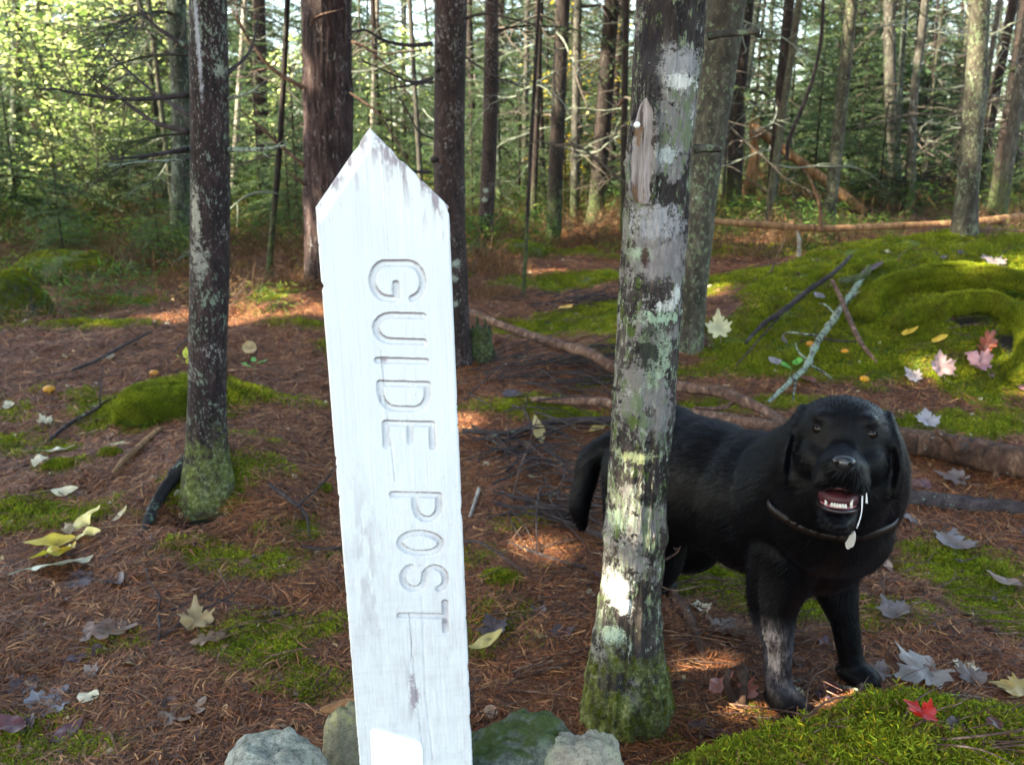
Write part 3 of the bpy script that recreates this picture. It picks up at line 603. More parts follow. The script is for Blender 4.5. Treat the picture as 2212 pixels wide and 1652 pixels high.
def leaf_cloud(n, cen, rx, rz, size, rng, mode='fir'):
    """n small leaf sprays filling an uneven crown"""
    u = unit(rng.normal(0, 1, (n, 3))); rr = rng.random(n)**.45; P = u*rr[:, None]*np.array([rx, rx, rz])
    w_ = fbm(P*.9+cen, 3); P = P[w_ > -.45]; P = P*(1+.25*vnoise(P*1.3+3))[:, None]+np.asarray(cen)[None]
    P = P[~in_hole(P)]; m = len(P)
    d = unit(rng.normal(0, 1, (m, 3))*[1, 1, .4]); s = unit(np.cross(d, unit(rng.normal(0, .5, (m, 3))+[0, 0, 1]))); L = size*rng.uniform(.6, 1.5, m)
    a = P; b = P+d*(L*.5)[:, None]+s*(L*.28)[:, None]; c = P+d*L[:, None]-[0, 0, .03]; e = P+d*(L*.5)[:, None]-s*(L*.28)[:, None]
    v = np.stack([a, b, c, e], 1).reshape(-1, 3); f = np.arange(m)[:, None]*4+np.arange(4)[None]
    col = np.repeat(np.array([(.035, .075, .018), (.055, .10, .022), (.09, .13, .025)])[rng.integers(0, 3, m)]*rng.uniform(.7, 1.3, (m, 1)), 4, 0)
    return v, f, col
# ------------------------------------------------------------------ shared bough, twig and young-tree shapes
def bough(seed, L=1.0, step=.035, nl=.022, wide=.42, green=True, dens=1.0):
    r = np.random.default_rng(seed); mb = MB()
    t = np.linspace(0, 1, 9); wob = np.cumsum(r.normal(0, .02, 9)); main = np.stack([t*L, wob*L*.6, (-.28*t**1.8+.06*np.sin(t*3))*L], 1)
    add_tube(mb, main, np.linspace(.009, .002, 9)*L, 4, col=(.06, .045, .035)); B, T = [], []
    ts = np.arange(.10, 1.0, step/L)
    for k, q in enumerate(ts):
        p = np.array([np.interp(q, t, main[:, i_]) for i_ in range(3)]); sg = 1 if k % 2 else -1; l = L*wide*(1.02-q)**.8*r.uniform(.55, 1.1)+.04
        a = sg*r.uniform(.7, 1.05); dd = np.array([math.cos(a), math.sin(a), r.normal(-.08, .16)]); pts = np.stack([p+dd*l*s_+np.array([0, 0, -.25*l*s_*s_]) for s_ in (0, .33, .66, 1)])
        add_tube(mb, pts, [.0028*L, .001], 3, 4, col=(.055, .04, .03), cap=False)
        if green and r.random() < dens:
            m = int(l/.008); ss = r.random(m); bp = p+dd*(l*ss)[:, None]+np.stack([0*ss, 0*ss, -.25*l*ss*ss], 1)
            nd = unit(dd*.55+r.normal(0, .55, (m, 3))*[1, 1, .55]); B.append(bp); T.append(bp+nd*(nl*r.uniform(.7, 1.3, m))[:, None])
    if green and B:
        B = np.concatenate(B); T = np.concatenate(T); m = len(B); side = unit(np.cross(T-B, r.normal(0, .5, (m, 3))+[0, 0, 1])); w_ = nl*.13*r.uniform(.7, 1.4, m)
        v = np.stack([B-side*w_[:, None], B+side*w_[:, None], T], 1).reshape(-1, 3); f = np.arange(m)[:, None]*3+np.arange(3)[None]
        c = np.repeat(np.array([.070, .125, .062])*r.uniform(.35, 1.7, (m, 1))*np.where(r.random((m, 1)) < .2, [1.7, 1.25, .8], [1, 1, 1]), 3, 0); mb.add(v, f, c)
    return mb.mesh('bough' if green else 'dead_branch', M['foliage'] if green else M['twigs'], color=True)
def deadb(seed, L=1.0):
    r = np.random.default_rng(seed+500); mb = MB(); t = np.linspace(0, 1, 9); w1 = np.cumsum(r.normal(0, .035, 9)); w2 = np.cumsum(r.normal(0, .02, 9))
    main = np.stack([t*L, w1*L, (-.32*t**1.5+.05*np.sin(t*5+seed))*L+w2], 1); cc = (.085, .072, .062) if seed % 2 else (.15, .17, .14)
    add_tube(mb, main, np.linspace(.0085, .0016, 9), 5, 16, rough=.25, col=cc)
    for k in range(r.integers(5, 11)):
        q = r.uniform(.2, .95); p = np.array([np.interp(q, t, main[:, i_]) for i_ in range(3)]); a = r.choice([-1, 1])*r.uniform(.4, 1.1); l = L*r.uniform(.12, .4)*(1.1-q)+.04
        dd = np.array([math.cos(a), math.sin(a), r.normal(-.2, .3)]); pts = [p, p+dd*l*.5+r.normal(0, .015, 3), p+dd*l+np.array([0, 0, -.05*l])+r.normal(0, .02, 3)]
        add_tube(mb, pts, [.0032, .0009], 3, 5, col=cc, cap=False)
    return mb.mesh('dead_branch', M['twigs'], color=True)
BOUGH = [bough(k, 1.0, .03) for k in range(5)]; BFINE = [bough(20+k, .8, .018, .014, .38) for k in range(2)]
DEAD = [deadb(k) for k in range(6)]
def young_fir(seed, H=2.4, rb=.85, bare=.0, n=46):
    r = np.random.default_rng(seed+70); mb = MB(); src = []
    for b in BOUGH[:3]:
        nv = len(b.vertices); v = np.empty(nv*3, np.float32); b.vertices.foreach_get('co', v); v = v.reshape(-1, 3)
        c = np.empty(nv*4, np.float32); b.attributes['tint'].data.foreach_get('color', c); c = c.reshape(-1, 4)[:, :3]
        lt = np.empty(len(b.polygons), np.int32); b.polygons.foreach_get('loop_total', lt); li = np.empty(len(b.loops), np.int32); b.loops.foreach_get('vertex_index', li)
        s0 = np.concatenate([[0], np.cumsum(lt)[:-1]]); f3 = li[s0[lt == 3][:, None]+np.arange(3)]; keep = r.random(len(f3)) < .5; f3 = f3[keep]; f4 = li[s0[lt == 4][:, None]+np.arange(4)]
        nv3 = v[f3]; cen = nv3.mean(1, keepdims=True); nv3 = cen+(nv3-cen)*2.7   # fewer, larger needles for plants far off
        vv = np.concatenate([v, nv3.reshape(-1, 3)]); cc = np.concatenate([c, c[f3].reshape(-1, 3)]); ff3 = np.arange(len(f3)*3).reshape(-1, 3)+nv
        src.append((vv, f4, ff3, cc))
    for k in range(n):
        q = (k+.5)/n; h = H*(bare+(1-bare)*q); l = rb*(1-q)**.8*r.uniform(.6, 1.15)+.10; a = k*2.4+r.normal(0, .3); v, f4, f3, c = src[k % 3]; v = v*l
        ca, sa = math.cos(a), math.sin(a); P = np.stack([v[:, 0]*ca-v[:, 1]*sa, v[:, 0]*sa+v[:, 1]*ca, v[:, 2]*.8+h+v[:, 0]*.15*(q-.3)], 1)
        n0 = mb.n; mb.add(P, f4, c*r.uniform(.75, 1.25)); mb.f[3].append(f3+n0)
    return mb.mesh('foliage', M['foliage'], color=True)
def stem_mesh(H, r0, mat, seed=0, name='stem'):
    mb = MB(); rg = np.random.default_rng(seed); add_tube(mb, [(0, 0, -.1), (rg.normal(0, .02), rg.normal(0, .02), H*.5), (0, 0, H)], [r0, r0*.6, r0*.1], 7, 10); return mb.mesh(name, mat)
FIR = [young_fir(k, 2.4, .95, .04, 52) for k in range(3)]; FIRST = [stem_mesh(2.4, .022, M['bark_dark'], k) for k in range(3)]
M['leaf_bright'] = tinted('leaf_bright', rough=.4, spec=.5, trans=.55, rnd=.4)
def shrub_mesh(seed, H=2.2, n=900, pal=((.26, .40, .10), (.44, .56, .18), (.62, .66, .34))):
    r = np.random.default_rng(seed+31); mb = MB(); tips = []; pal = np.array(pal)
    for k in range(5):
        a = r.random()*6.28; top = np.array([math.cos(a)*r.uniform(.2, .8), math.sin(a)*r.uniform(.2, .8), H*r.uniform(.7, 1)]); P = [np.zeros(3), top*.45+r.normal(0, .06, 3), top]
        add_tube(mb, P, [.012, .004], 5, 10, col=(.09, .07, .05)); Q = resample(P, 12)
        for j in range(8):
            s = Q[r.integers(3, 12)]; d = unit(r.normal(0, 1, (1, 3)))[0]*[1, 1, .4]; e = s+d*r.uniform(.2, .6); add_tube(mb, [s, e], [.004, .0015], 3, col=(.09, .07, .05), cap=False); tips.append((s, e))
    T = np.array(tips); k = r.integers(0, len(T), n); t = r.uniform(.2, 1.1, n)[:, None]; P = T[k, 0]*(1-t)+T[k, 1]*t+r.normal(0, .06, (n, 3))
    d = unit(r.normal(0, 1, (n, 3))*[1, 1, .5]); s = unit(np.cross(d, r.normal(0, .4, (n, 3))+[0, 0, 1])); L = r.uniform(.035, .075, n)[:, None]
    v = np.stack([P, P+d*L*.45+s*L*.3, P+d*L, P+d*L*.45-s*L*.3], 1).reshape(-1, 3); mb.add(v, np.arange(n)[:, None]*4+np.arange(4), np.repeat(pal[r.integers(0, len(pal), n)]*r.uniform(.7, 1.2, (n, 1)), 4, 0))
    return mb.mesh('foliage', M['leaf_bright'], color=True)
SHRUB = [shrub_mesh(k) for k in range(2)]; SHRUBR = [shrub_mesh(4+k, 2.2, 700, ((.11, .17, .08), (.18, .24, .12), (.28, .30, .18))) for k in range(2)]; SHRUBY = shrub_mesh(9, 2.2, 500, ((.55, .38, .03), (.62, .50, .06), (.40, .40, .05)))
# ------------------------------------------------------------------ trees one by one
def attach(child_name, me, parent, pos, yaw, sc=1.0, pitch=0.0, roll=0.0):
    o = link(child_name, me, parent, pos); o.rotation_euler = Euler((roll, pitch, yaw)); o.scale = (sc,)*3; return o
def tree(label, bx, by, tx, wpx, mat, name='spruce_tree', top_scale=.86, H=9.0, flare=1.35, ty=0, basep=None, dead=(9, .5, 3.4), live=0, group=None, seg=20, rough=.05, crown=True, mid=None, seed=0, relief=None, rings=None, livefine=False, cat='tree', fl=.13, topdy=0.0):
    b = gp(bx, by) if basep is None else np.array(basep); D = b[1]; t = atD(tx, ty, D+topdy); r = wpx/2/FPX*depth_of(np.array([b[0], b[1], (b[2]+t[2])/2]))
    d = (t-b); hh = t[2]-b[2]; top = b+d*(H/hh)*np.array([.75, .75, 1.0]); rt = root(name, b, label, cat, group); rg = np.random.default_rng(seed+int(bx)*7+int(tx))
    P = [b+np.array([0, 0, -.10]), b+np.array([0, 0, 0.0])]; R_ = [r*flare*1.1, r*flare]
    for h_ in (.05, .10, .16, .24, .34):
        P.append(b+d*(h_/hh)); R_.append(r*(1+(flare-1)*math.exp(-(h_/fl)**1.6)))
    if mid: m = atD(mid[0], mid[1], D); P.append(m); R_.append(r)
    else: P.append(b+d*.5+np.array([rg.normal(0, .012*hh), 0, 0])); R_.append(r*.97)
    P.append(t); R_.append(r*top_scale); P.append(top); R_.append(r*.35)
    P = np.array(P); Lc = np.concatenate([[0], np.cumsum(np.linalg.norm(np.diff(P, axis=0), axis=1))]); nn_ = rings or 60
    qs = np.concatenate([np.linspace(0, .5, nn_//3, endpoint=False), np.linspace(.5, min(3.2, Lc[-1]), nn_//2, endpoint=False), np.linspace(min(3.2, Lc[-1]-.1), Lc[-1], nn_//5)])
    uni = np.linspace(0, Lc[-1], 400); Pu = np.stack([np.interp(uni, Lc, P[:, i_]) for i_ in range(3)], 1); ker = np.hanning(61); ker /= ker.sum()
    for i_ in range(3): pad = np.concatenate([2*Pu[0, i_]-Pu[30:0:-1, i_], Pu[:, i_], 2*Pu[-1, i_]-Pu[-2:-32:-1, i_]]); Pu[:, i_] = np.convolve(pad, ker, 'valid')
    R_ = np.interp(qs, Lc, R_); P = np.stack([np.interp(qs, uni, Pu[:, i_]) for i_ in range(3)], 1)
    mb = MB(); add_tube(mb, P, R_, seg, None, rough=rough, seed=seed, relief=relief); link('trunk', mb.mesh('trunk', mat, b), rt)
    axis = resample(np.array(P), 40)
    def ax(z): return np.array([np.interp(z, axis[:, 2], axis[:, i_]) for i_ in range(3)])
    n, zlo, zhi = dead
    for k in range(n):
        z = b[2]+rg.uniform(zlo, zhi); p = ax(z)-b; a = rg.random()*6.283; s = rg.uniform(.45, 1.0)*min(1.3, .75+.05*D)
        attach('dead_branch', DEAD[rg.integers(0, 6)], rt, p, a, s, rg.uniform(-.35, .25))
    for k in range(live):
        z = b[2]+rg.uniform(.8, 4.2); p = ax(z)-b; a = rg.random()*6.283
        attach('bough', (BFINE if livefine else BOUGH)[rg.integers(0, 2 if livefine else 5)], rt, p, a, rg.uniform(.8, 1.5), rg.uniform(-.1, .25))
    if crown and D < 7:
        c = ax(b[2]+H*.82); v, f, col = leaf_cloud(1500, c, 1.5, 1.7, .20, rg)
        mb = MB(); mb.add(v, f, col); link('crown', mb.mesh('crown', M['foliage'], b, smooth=False, color=True), rt)
    return rt, ax, b, r
def pxbranch(rt, b, pts, D, r0, r1, mat, name='branch', twigs=5, seed=0, dD=0.0, label=None):
    """a branch of a thing given by where it is seen; D its distance, dD how far it comes forward"""
    P = [atD(x, y, D-dD*i_/(max(1, len(pts)-1))) for i_, (x, y) in enumerate(pts)]; mb = MB(); rg = np.random.default_rng(seed)
    add_tube(mb, P, [r0, r1], 7, max(10, 6*len(P)), rough=.18, seed=seed); Q = resample(P, 30); LL = np.linalg.norm(Q[-1]-Q[0])
    for k in range(twigs):
        i_ = rg.integers(8, 29); dd = Q[i_]-Q[i_-3]; dd = dd/np.linalg.norm(dd); e = unit((dd*.8+rg.normal(0, .55, 3))[None])[0]*LL*rg.uniform(.1, .3)
        add_tube(mb, [Q[i_], Q[i_]+e*.5+rg.normal(0, .006, 3), Q[i_]+e], [r1*.9, r1*.3], 4, 6, cap=False)
    o = link(name, mb.mesh(name, mat, b), rt)
    if label: o['label'] = label
    return o
SG = 'spruces of the background wood'
# 1 left foreground spruce
def flare_relief(th, L, rad):
    return rad[:, None]*.16*np.exp(-L[:, None]/.16)*np.cos(3*th+.6)[None]
t1, ax1, b1, r1 = tree('dark reddish spruce with flaking lichened bark standing in the left foreground on a mossy root', 445, 1055, 450, 82, M['bark_spruce'], top_scale=.90, flare=1.45, seg=64, rings=260, rough=.035, relief=flare_relief, dead=(0, 0, 0), mid=(457, 500))
D1 = b1[1]
for k, (pts, rr, dd) in enumerate([([(405, 345), (345, 348), (285, 352), (235, 360)], .004, .2), ([(408, 285), (330, 262), (250, 205), (190, 160)], .008, -.1), ([(405, 322), (330, 335), (240, 345)], .007, .3), ([(492, 324), (560, 323), (620, 314)], .008, .1),
        ([(410, 205), (300, 215), (180, 205), (110, 190)], .007, .2), ([(415, 110), (340, 60), (300, 20)], .007, 0), ([(488, 215), (540, 200), (580, 170)], .006, .1), ([(410, 250), (320, 190), (215, 95)], .006, -.3), ([(490, 160), (540, 110), (560, 30)], .006, -.2)]):
    pxbranch(t1, b1, pts, D1, rr*1.1, rr*.32, M['dark_stick' if k % 3 else 'lichen_stick'], 'dead_branch', 6, k, dd)
for k, (x, y, yw) in enumerate([(425, 330, 3.5), (420, 290, 3.0), (405, 120, 3.3)]):
    p = atD(x, y, D1+.1)-b1; attach('bough', BFINE[k % 2], t1, p, yw, .45, .1)
mb = MB()
for pts, rr in (([(415, 1040), (385, 1058), (345, 1105), (318, 1150), (295, 1190)], [.030, .022, .018, .012, .005]), ([(430, 1045), (425, 1075), (420, 1100)], [.04, .022, .012])):
    add_tube(mb, gl(*pts, lift=[.07, .05, .045, .025, .0][:len(pts)]), rr, 14, 50, rough=.38, seed=3)
link('root', mb.mesh('root', M['bark_root'], b1), t1)
# 2 big pine
t2, ax2, b2, r2 = tree('thick furrowed red pine with sun flecks, left of the white post', 712, 606, 706, 103, M['bark_pine'], 'pine_tree', top_scale=.95, seg=130, rings=320, flare=1.1, dead=(0, 0, 0), relief=lambda th, L, rad: rad[:, None]*.085*np.abs(fbm(np.stack([np.tile(np.cos(th)*8, len(L)), np.tile(np.sin(th)*8, len(L)), np.repeat(L*3.0, len(th))], 1), 4)).reshape(len(L), -1))
for k, (pts, rr) in enumerate([([(660, 360), (600, 310), (545, 260), (520, 240)], .014), ([(655, 190), (590, 150), (540, 90), (500, 20)], .016), ([(660, 400), (640, 385), (618, 372)], .012), ([(760, 90), (800, 110), (850, 160), (900, 230)], .010), ([(670, 80), (680, 40), (740, 20)], .010), ([(755, 200), (820, 250), (870, 330), (885, 360)], .009)]):
    pxbranch(t2, b2, pts, b2[1]-.1, rr, rr*.35, M['wood_stick'], 'dead_branch', 4, 30+k, .1)
# 3 trunk behind the post on its right
t3, ax3, b3, r3 = tree('straight reddish brown spruce trunk with dark knots just right of the post top', 985, 790, 976, 66, M['bark_smooth'], seg=48, rings=160, top_scale=1.0, flare=1.2, dead=(0, 0, 0), mid=(966, 440))
for k, (pts, rr) in enumerate([([(935, 95), (880, 98), (830, 88), (790, 66), (760, 70)], .010), ([(935, 170), (890, 178), (850, 162), (780, 130)], .008), ([(935, 178), (880, 185), (810, 200)], .006), ([(930, 372), (890, 370), (850, 362)], .009), ([(1005, 40), (1050, 30), (1100, 40), (1180, 60)], .007), ([(1000, 120), (1060, 160), (1130, 190)], .006), ([(935, 300), (905, 285), (880, 240), (862, 210)], .006)]):
    pxbranch(t3, b3, pts, b3[1]-.05, rr, rr*.35, M['dark_stick'], 'dead_branch', 5, 50+k, .15)
mb = MB()
for (x, y) in ((945, 110), (945, 150), (965, 235), (975, 345), (952, 362), (985, 470), (935, 345)):
    p = atD(x, y, b3[1]-r3*.9); mb_v, mb_f, mb_c = tube([p+np.array([0, .02, 0]), p-np.array([0, .012, 0])], [.016, .006], 8, 4); n0 = mb.n; mb.add(mb_v, mb_f); mb.f[3].append(mb_c+n0)
link('knot', mb.mesh('knot', M['dark_stick'], b3), t3)
# main mossy maple, with its own detailed bark
MD = gp(1345, 1545)[1]; bm_ = gp(1345, 1545)
def mloc(px, py): return tuple(atD(px, py, MD-.055)-bm_)
WHT, PGR, YGR, SCAR = (.60, .61, .56), (.30, .38, .27), (.34, .37, .19), (.46, .42, .44)
PT = [((.27, .27, .27), mloc(1462, 140), (.075, .06, .035), .35), (WHT, mloc(1478, 175), (.045, .05, .014), .6), ((.22, .20, .195), mloc(1440, 560), (.07, .06, .045), .45), (PGR, mloc(1385, 548), (.022, .06, .014), .5), (WHT, mloc(1442, 662), (.026, .05, .012), .6), (WHT, mloc(1466, 640), (.012, .05, .020), .4),
      ((.045, .015, .010), mloc(1394, 555), (.008, .05, .024), .5), (WHT, mloc(1322, 1272), (.034, .05, .034), .6), (WHT, mloc(1345, 1305), (.02, .05, .02), .6), ((.40, .50, .38), mloc(1322, 1372), (.026, .05, .020), .45), (YGR, mloc(1372, 988), (.055, .06, .010), 1.0), (PGR, mloc(1420, 770), (.030, .05, .05), .9), (PGR, mloc(1330, 1130), (.028, .05, .02), .9),  # first white patch paints a sun fleck into the bark colour
      ((.012, .009, .012), mloc(1400, 150), (.028, .06, .12), .5), ((.36, .48, .34), mloc(1430, 690), (.04, .06, .012), 1.1), ((.50, .50, .50), mloc(1510, 250), (.010, .04, .03), .6), ((.012, .010, .010), mloc(1400, 760), (.03, .05, .04), .8), ((.012, .010, .010), mloc(1410, 1080), (.04, .05, .018), .9), ((.40, .44, .42), mloc(1440, 330), (.02, .05, .015), .9), ((.30, .30, .31), mloc(1420, 480), (.055, .05, .03), .8), ((.055, .048, .04), mloc(1400, 1240), (.02, .04, .012), .6)]
M['bark_maple'] = bark('bark_maple', (.014, .011, .011), (.060, .047, .043), (.17, .145, .13), .30, 34, [((.21, .195, .185), 12, .51, .8), ((.15, .185, .11), 60, .55, .38), ((.30, .33, .26), 110, .575, .4), ((.085, .12, .03), 30, .60, .5), ((.36, .36, .33), 20, .64, .9), ((.02, .016, .016), 26, .60, 1.3)], PT, moss=.97, moss_h=.20, moss_c=(.105, .125, .020), relief=1.4, flakes=.8)
def mrel(th, L, rad):
    q = np.stack([np.tile(np.cos(th)*5, len(L)), np.tile(np.sin(th)*5, len(L)), np.repeat(L*9, len(th))], 1); q2 = q*[3.2, 3.2, 2.0]
    h = L[:, None]; f = rad[:, None]
    return f*(.060*fbm(q, 3)+.050*np.abs(vnoise(q2))+.055*np.clip(vnoise(q*[8, 8, 4.5])-.1, 0, 1)).reshape(len(L), -1)+f*.10*np.exp(-h/.2)*np.cos(3*th+1.2)[None]+.006*np.exp(-((h-.50)/.02)**2)
tm, axm, bm, rm = tree('lichen blotched maple trunk with white spots and a mossy foot, in front of the dog', 1345, 1545, 1452, 124, M['bark_maple'], 'maple_tree', seg=170, rings=1000, top_scale=1.02, fl=.17, flare=1.78, dead=(0, 0, 0), mid=(1395, 760), relief=mrel, H=7)
# its bare wood scar: raised oval frame of healed bark round a sunken pale face
def scar():
    mb = MB(); P = []; cx, w_ = [], []
    for y, x, hw in ((212, 1386, 5), (235, 1386, 19), (265, 1383, 27), (310, 1379, 30), (350, 1377, 31), (390, 1376, 29), (420, 1377, 25), (442, 1381, 15)):
        row = []
        x += 9; hw *= .95
        for k in range(9):
            u = -1+2*k/8; dep = MD-.054+.026*max(0, -u*.9+.25)**1.3+.008*(1-abs(u))+.003*vnoise([[u*3, y*.05, 2]])[0]-(y-440)*-.00002
            row.append(atD(x+hw*u, y, dep-.006))
        P.append(row)
    P = np.array(P); 
    P = np.stack([resample(P[:, k], 30) for k in range(9)], 1); nr_, nc2 = P.shape[:2]
    f = [(a*nc2+b, (a+1)*nc2+b, (a+1)*nc2+b+1, a*nc2+b+1) for a in range(nr_-1) for b in range(nc2-1)]
    back = P.reshape(-1, 3)+np.array([0, .02, 0]); n1 = nr_*nc2
    f2 = [(c+n1, b+n1, a+n1, d+n1) for (a, b, c, d) in f]
    per = [(0, b) for b in range(nc2)]+[(a, nc2-1) for a in range(1, nr_)]+[(nr_-1, b) for b in range(nc2-2, -1, -1)]+[(a, 0) for a in range(nr_-2, 0, -1)]
    ids = [a*nc2+b for a, b in per]; f3 = [(ids[k], ids[(k+1) % len(ids)], ids[(k+1) % len(ids)]+n1, ids[k]+n1) for k in range(len(ids))]
    mb.add(np.concatenate([P.reshape(-1, 3), back]), np.array(f+f2+f3)); return mb, P
M['scar_wood'] = bark('scar_wood', (.10, .085, .08), (.34, .31, .31), (.54, .51, .52), .12, 50, [((.06, .045, .04), 50, .58, .10), ((.13, .08, .05), 24, .60, .15)], [((.15, .09, .05), mloc(1378, 285), (.008, .05, .02), .8), ((.22, .13, .07), mloc(1352, 400), (.008, .05, .03), .8)], relief=.7, flakes=.5)
mb, PS = scar(); link('bare_wood', mb.mesh('bare_wood', M['scar_wood'], bm), tm)
mb = MB()
for side in (0, -1): add_tube(mb, PS[:, side]+np.array([0, -.001, 0]), [.002, .0048, .0055, .005, .002], 8, 60, rough=.6, seed=5+side)
link('healed_bark', mb.mesh('healed_bark', M['bark_maple'], bm), tm)
mb = MB(); p = atD(1376, 270, MD-.066); v, f, c = tube([p, p+np.array([0, -.004, 0])], [.0055, .0045], 12, 3); mb.add(v, f, (.8, .82, .78)); mb.f[3].append(c); link('white_button', mb.mesh('white_button', tinted('button', .5, .4, 0, 0), bm, color=True), tm)
for k, (pts, rr) in enumerate([([(1500, 322), (1525, 320), (1558, 323)], .008), ([(1530, 80), (1560, 74), (1600, 72), (1640, 68)], .007), ([(1418, 1262), (1460, 1275), (1520, 1262)], .0022), ([(1425, 1215), (1460, 1195), (1470, 1180)], .003), ([(1345, 215), (1335, 230)], .006)]):
    pxbranch(tm, bm, pts, MD+.02, rr, rr*(.75 if k < 2 else .3), M['bark_maple_far' if k < 2 else 'wood_stick'], 'branch_stub', 1 if k < 2 else 2, 70+k, 0)
# the second, leaning trunk behind it
t9, ax9, b9, r9 = tree('lichen spotted leaning maple trunk directly behind the near mossy trunk', 1482, 752, 1572, 66, M['bark_maple_far'], 'maple_tree', seg=40, rings=140, top_scale=1.25, flare=1.1, dead=(2, 1.6, 3), mid=(1512, 420))
def quick(*a, **k): return tree(*a, seg=18, rings=50, **k)
quick('grey green lichened spruce trunk half hidden behind the left foreground spruce', 392, 560, 380, 44, M['bark_green'], live=3, dead=(6, .8, 3.0))
quick('slim reddish spruce trunk with mossy foot beside the mossy boulder', 1048, 548, 1062, 33, M['bark_smooth'], dead=(5, .8, 3.0), live=1)
quick('dark smooth trunk with bulging foot left of the near mossy trunk', 1283, 488, 1322, 37, M['bark_dark'], dead=(5, .8, 3.2), live=2, flare=1.6)
quick('thin dark sapling trunk midway between post and near mossy trunk', 1150, 505, 1168, 14, M['bark_dark'], dead=(5, .6, 2.4), crown=False)
quick('dark trunk nearest the right side of the leaning lichen spotted maple', 1583, 470, 1615, 34, M['bark_dark'], dead=(4, .8, 3), live=1)
quick('dark straight trunk crossed by the broken leaning stem', 1662, 475, 1705, 25, M['bark_dark'], dead=(4, .8, 3), live=1)
quick('lichened grey brown trunk behind the foot of the broken leaning stem', 1788, 500, 1840, 27, M['bark_maple_far'], dead=(4, .8, 3), live=2)
quick('pale grey trunk left of the dark root tangle at right', 1936, 440, 1920, 26, M['bark_grey'], dead=(3, .8, 3), live=1, flare=1.5)
quick('slender pale trunk right of the dark root tangle', 1965, 470, 2000, 18, M['bark_grey'], dead=(3, .8, 3))
quick('mossy green brown trunk rising behind the big mossy rise at right', 2083, 505, 2118, 45, M['bark_maple_far'], dead=(4, .8, 3), live=2)
quick('dark slanting trunk at the far right of the wood', 2108, 440, 2190, 23, M['bark_dark'], dead=(4, .8, 3))
quick('thin slanting pale stem crossing in front of the far right trunks', 2095, 450, 2160, 12, M['bark_grey'], dead=(2, .8, 3), crown=False)
quick('brown trunk in the sunlit greenery at upper left', 88, 395, 97, 36, M['bark_smooth'], dead=(5, .8, 4), live=3)
quick('thin dark sapling between left spruce and pine', 578, 606, 622, 13, M['bark_dark'], dead=(4, .5, 2.2), crown=False, live=0, mid=(600, 400))
quick('reddish far trunk with torn bark left of the pine', 575, 460, 560, 30, M['bark_smooth'], dead=(3, .8, 4), live=2)
quick('thin sunlit whitish birch stem left of the pine', 500, 470, 530, 13, M['bark_birch'], 'birch_tree', dead=(2, .8, 3), crown=False)
quick('pale lichened stump like trunk at the left edge', 30, 470, 38, 24, M['bark_green'], dead=(3, .8, 3), live=2)
quick('thin birch stem in the gap right of the pine', 800, 470, 815, 13, M['bark_birch'], 'birch_tree', dead=(2, .8, 3), crown=False)
quick('small bent sapling standing in needles right of the post', 1130, 640, 1165, 9, M['bark_dark'], dead=(2, .4, 1.5), crown=False, flare=1.2, H=3)
for k_, (z_, yw_, sc_b) in enumerate([(2.2, 4.0, 1.7), (2.45, 4.6, 1.8), (2.5, 3.5, 1.6), (2.1, 5.3, 1.4), (2.7, 4.2, 1.8)]):
    attach('bough', BFINE[k_ % 2], t9, ax9(z_+.0)-b9+np.array([.0, 0, 0]), yw_+1.6, sc_b*.8, -.1)
# broken stem at right
b = gp(1618, 460); rt = root('broken_tree', b, 'snapped tree with orange splintered stump and its stem leaning down to the right', 'tree')
mb = MB(); DBk = b[1]; add_tube(mb, [b-np.array([0, 0, .1]), atD(1622, 400, DBk), atD(1630, 330, DBk), atD(1628, 275, DBk)], [.095, .065, .050, .028], 14, 40, rough=.28, seed=4)
for k in range(5): add_tube(mb, [atD(1622+k*4, 300, DBk), atD(1618+k*5, 262-(k % 3)*9, DBk)], [.02, .003], 4, 4)
link('stump', mb.mesh('stump', M['wood_orange'], b), rt); mb = MB(); gl_ = gp(1868, 470)
pa_ = atD(1626, 270, DBk-.05); pz_ = gl_+np.array([0, 0, .04]); add_tube(mb, [pa_*(1-t_)+pz_*t_ for t_ in (0, .2, .4, .6, .8, 1)], [.035, .05, .055, .055, .052, .045], 14, 60, rough=.2, seed=8); link('stem', mb.mesh('stem', M['wood_orange'], b), rt)
# ---- the wood further back
BARKS = ['bark_dark', 'bark_grey', 'bark_smooth', 'bark_green', 'bark_dark', 'bark_maple_far']
TPL = []
for k in range(6):
    rg = np.random.default_rng(k+900); mb = MB(); dx = rg.normal(0, .25, 2)
    add_tube(mb, [(0, 0, -.2), (0, 0, .05), (dx[0]*.3, 0, 3), (dx[0], dx[1], 9)], [.11, .085, .07, .025], 12, 30, rough=.07, seed=k); tr = mb.mesh('trunk', M[BARKS[k]])
    v, f, c = leaf_cloud(700, np.array([dx[0], dx[1], 7.6]), 1.5, 1.9, .22, rg); mb = MB(); mb.add(v, f, c); TPL.append((tr, mb.mesh('crown', M['foliage'], smooth=False, color=True)))
FIRBIG = [young_fir(40+k, 4.2, 1.5, .10, 80) for k in range(3)]
rg = np.random.default_rng(5)
LAND = [(-900, 'left edge'), (97, 'brown upper left trunk'), (385, 'grey green trunk'), (450, 'left foreground spruce'), (706, 'furrowed red pine'), (976, 'trunk behind the post'), (1055, 'slim reddish trunk'), (1160, 'thin dark sapling'), (1300, 'dark bulging trunk'), (1430, 'near mossy maple'), (1550, 'leaning lichened maple'), (1690, 'dark straight trunk'), (1815, 'lichened grey brown trunk'), (1925, 'pale grey trunk'), (2100, 'mossy green brown trunk'), (3000, 'right edge')]
ORD = ['nearest', 'second nearest', 'third nearest', 'fourth nearest', 'fifth nearest', 'sixth nearest', 'seventh nearest', 'eighth nearest', 'ninth nearest', 'tenth nearest', 'eleventh nearest', 'farthest']
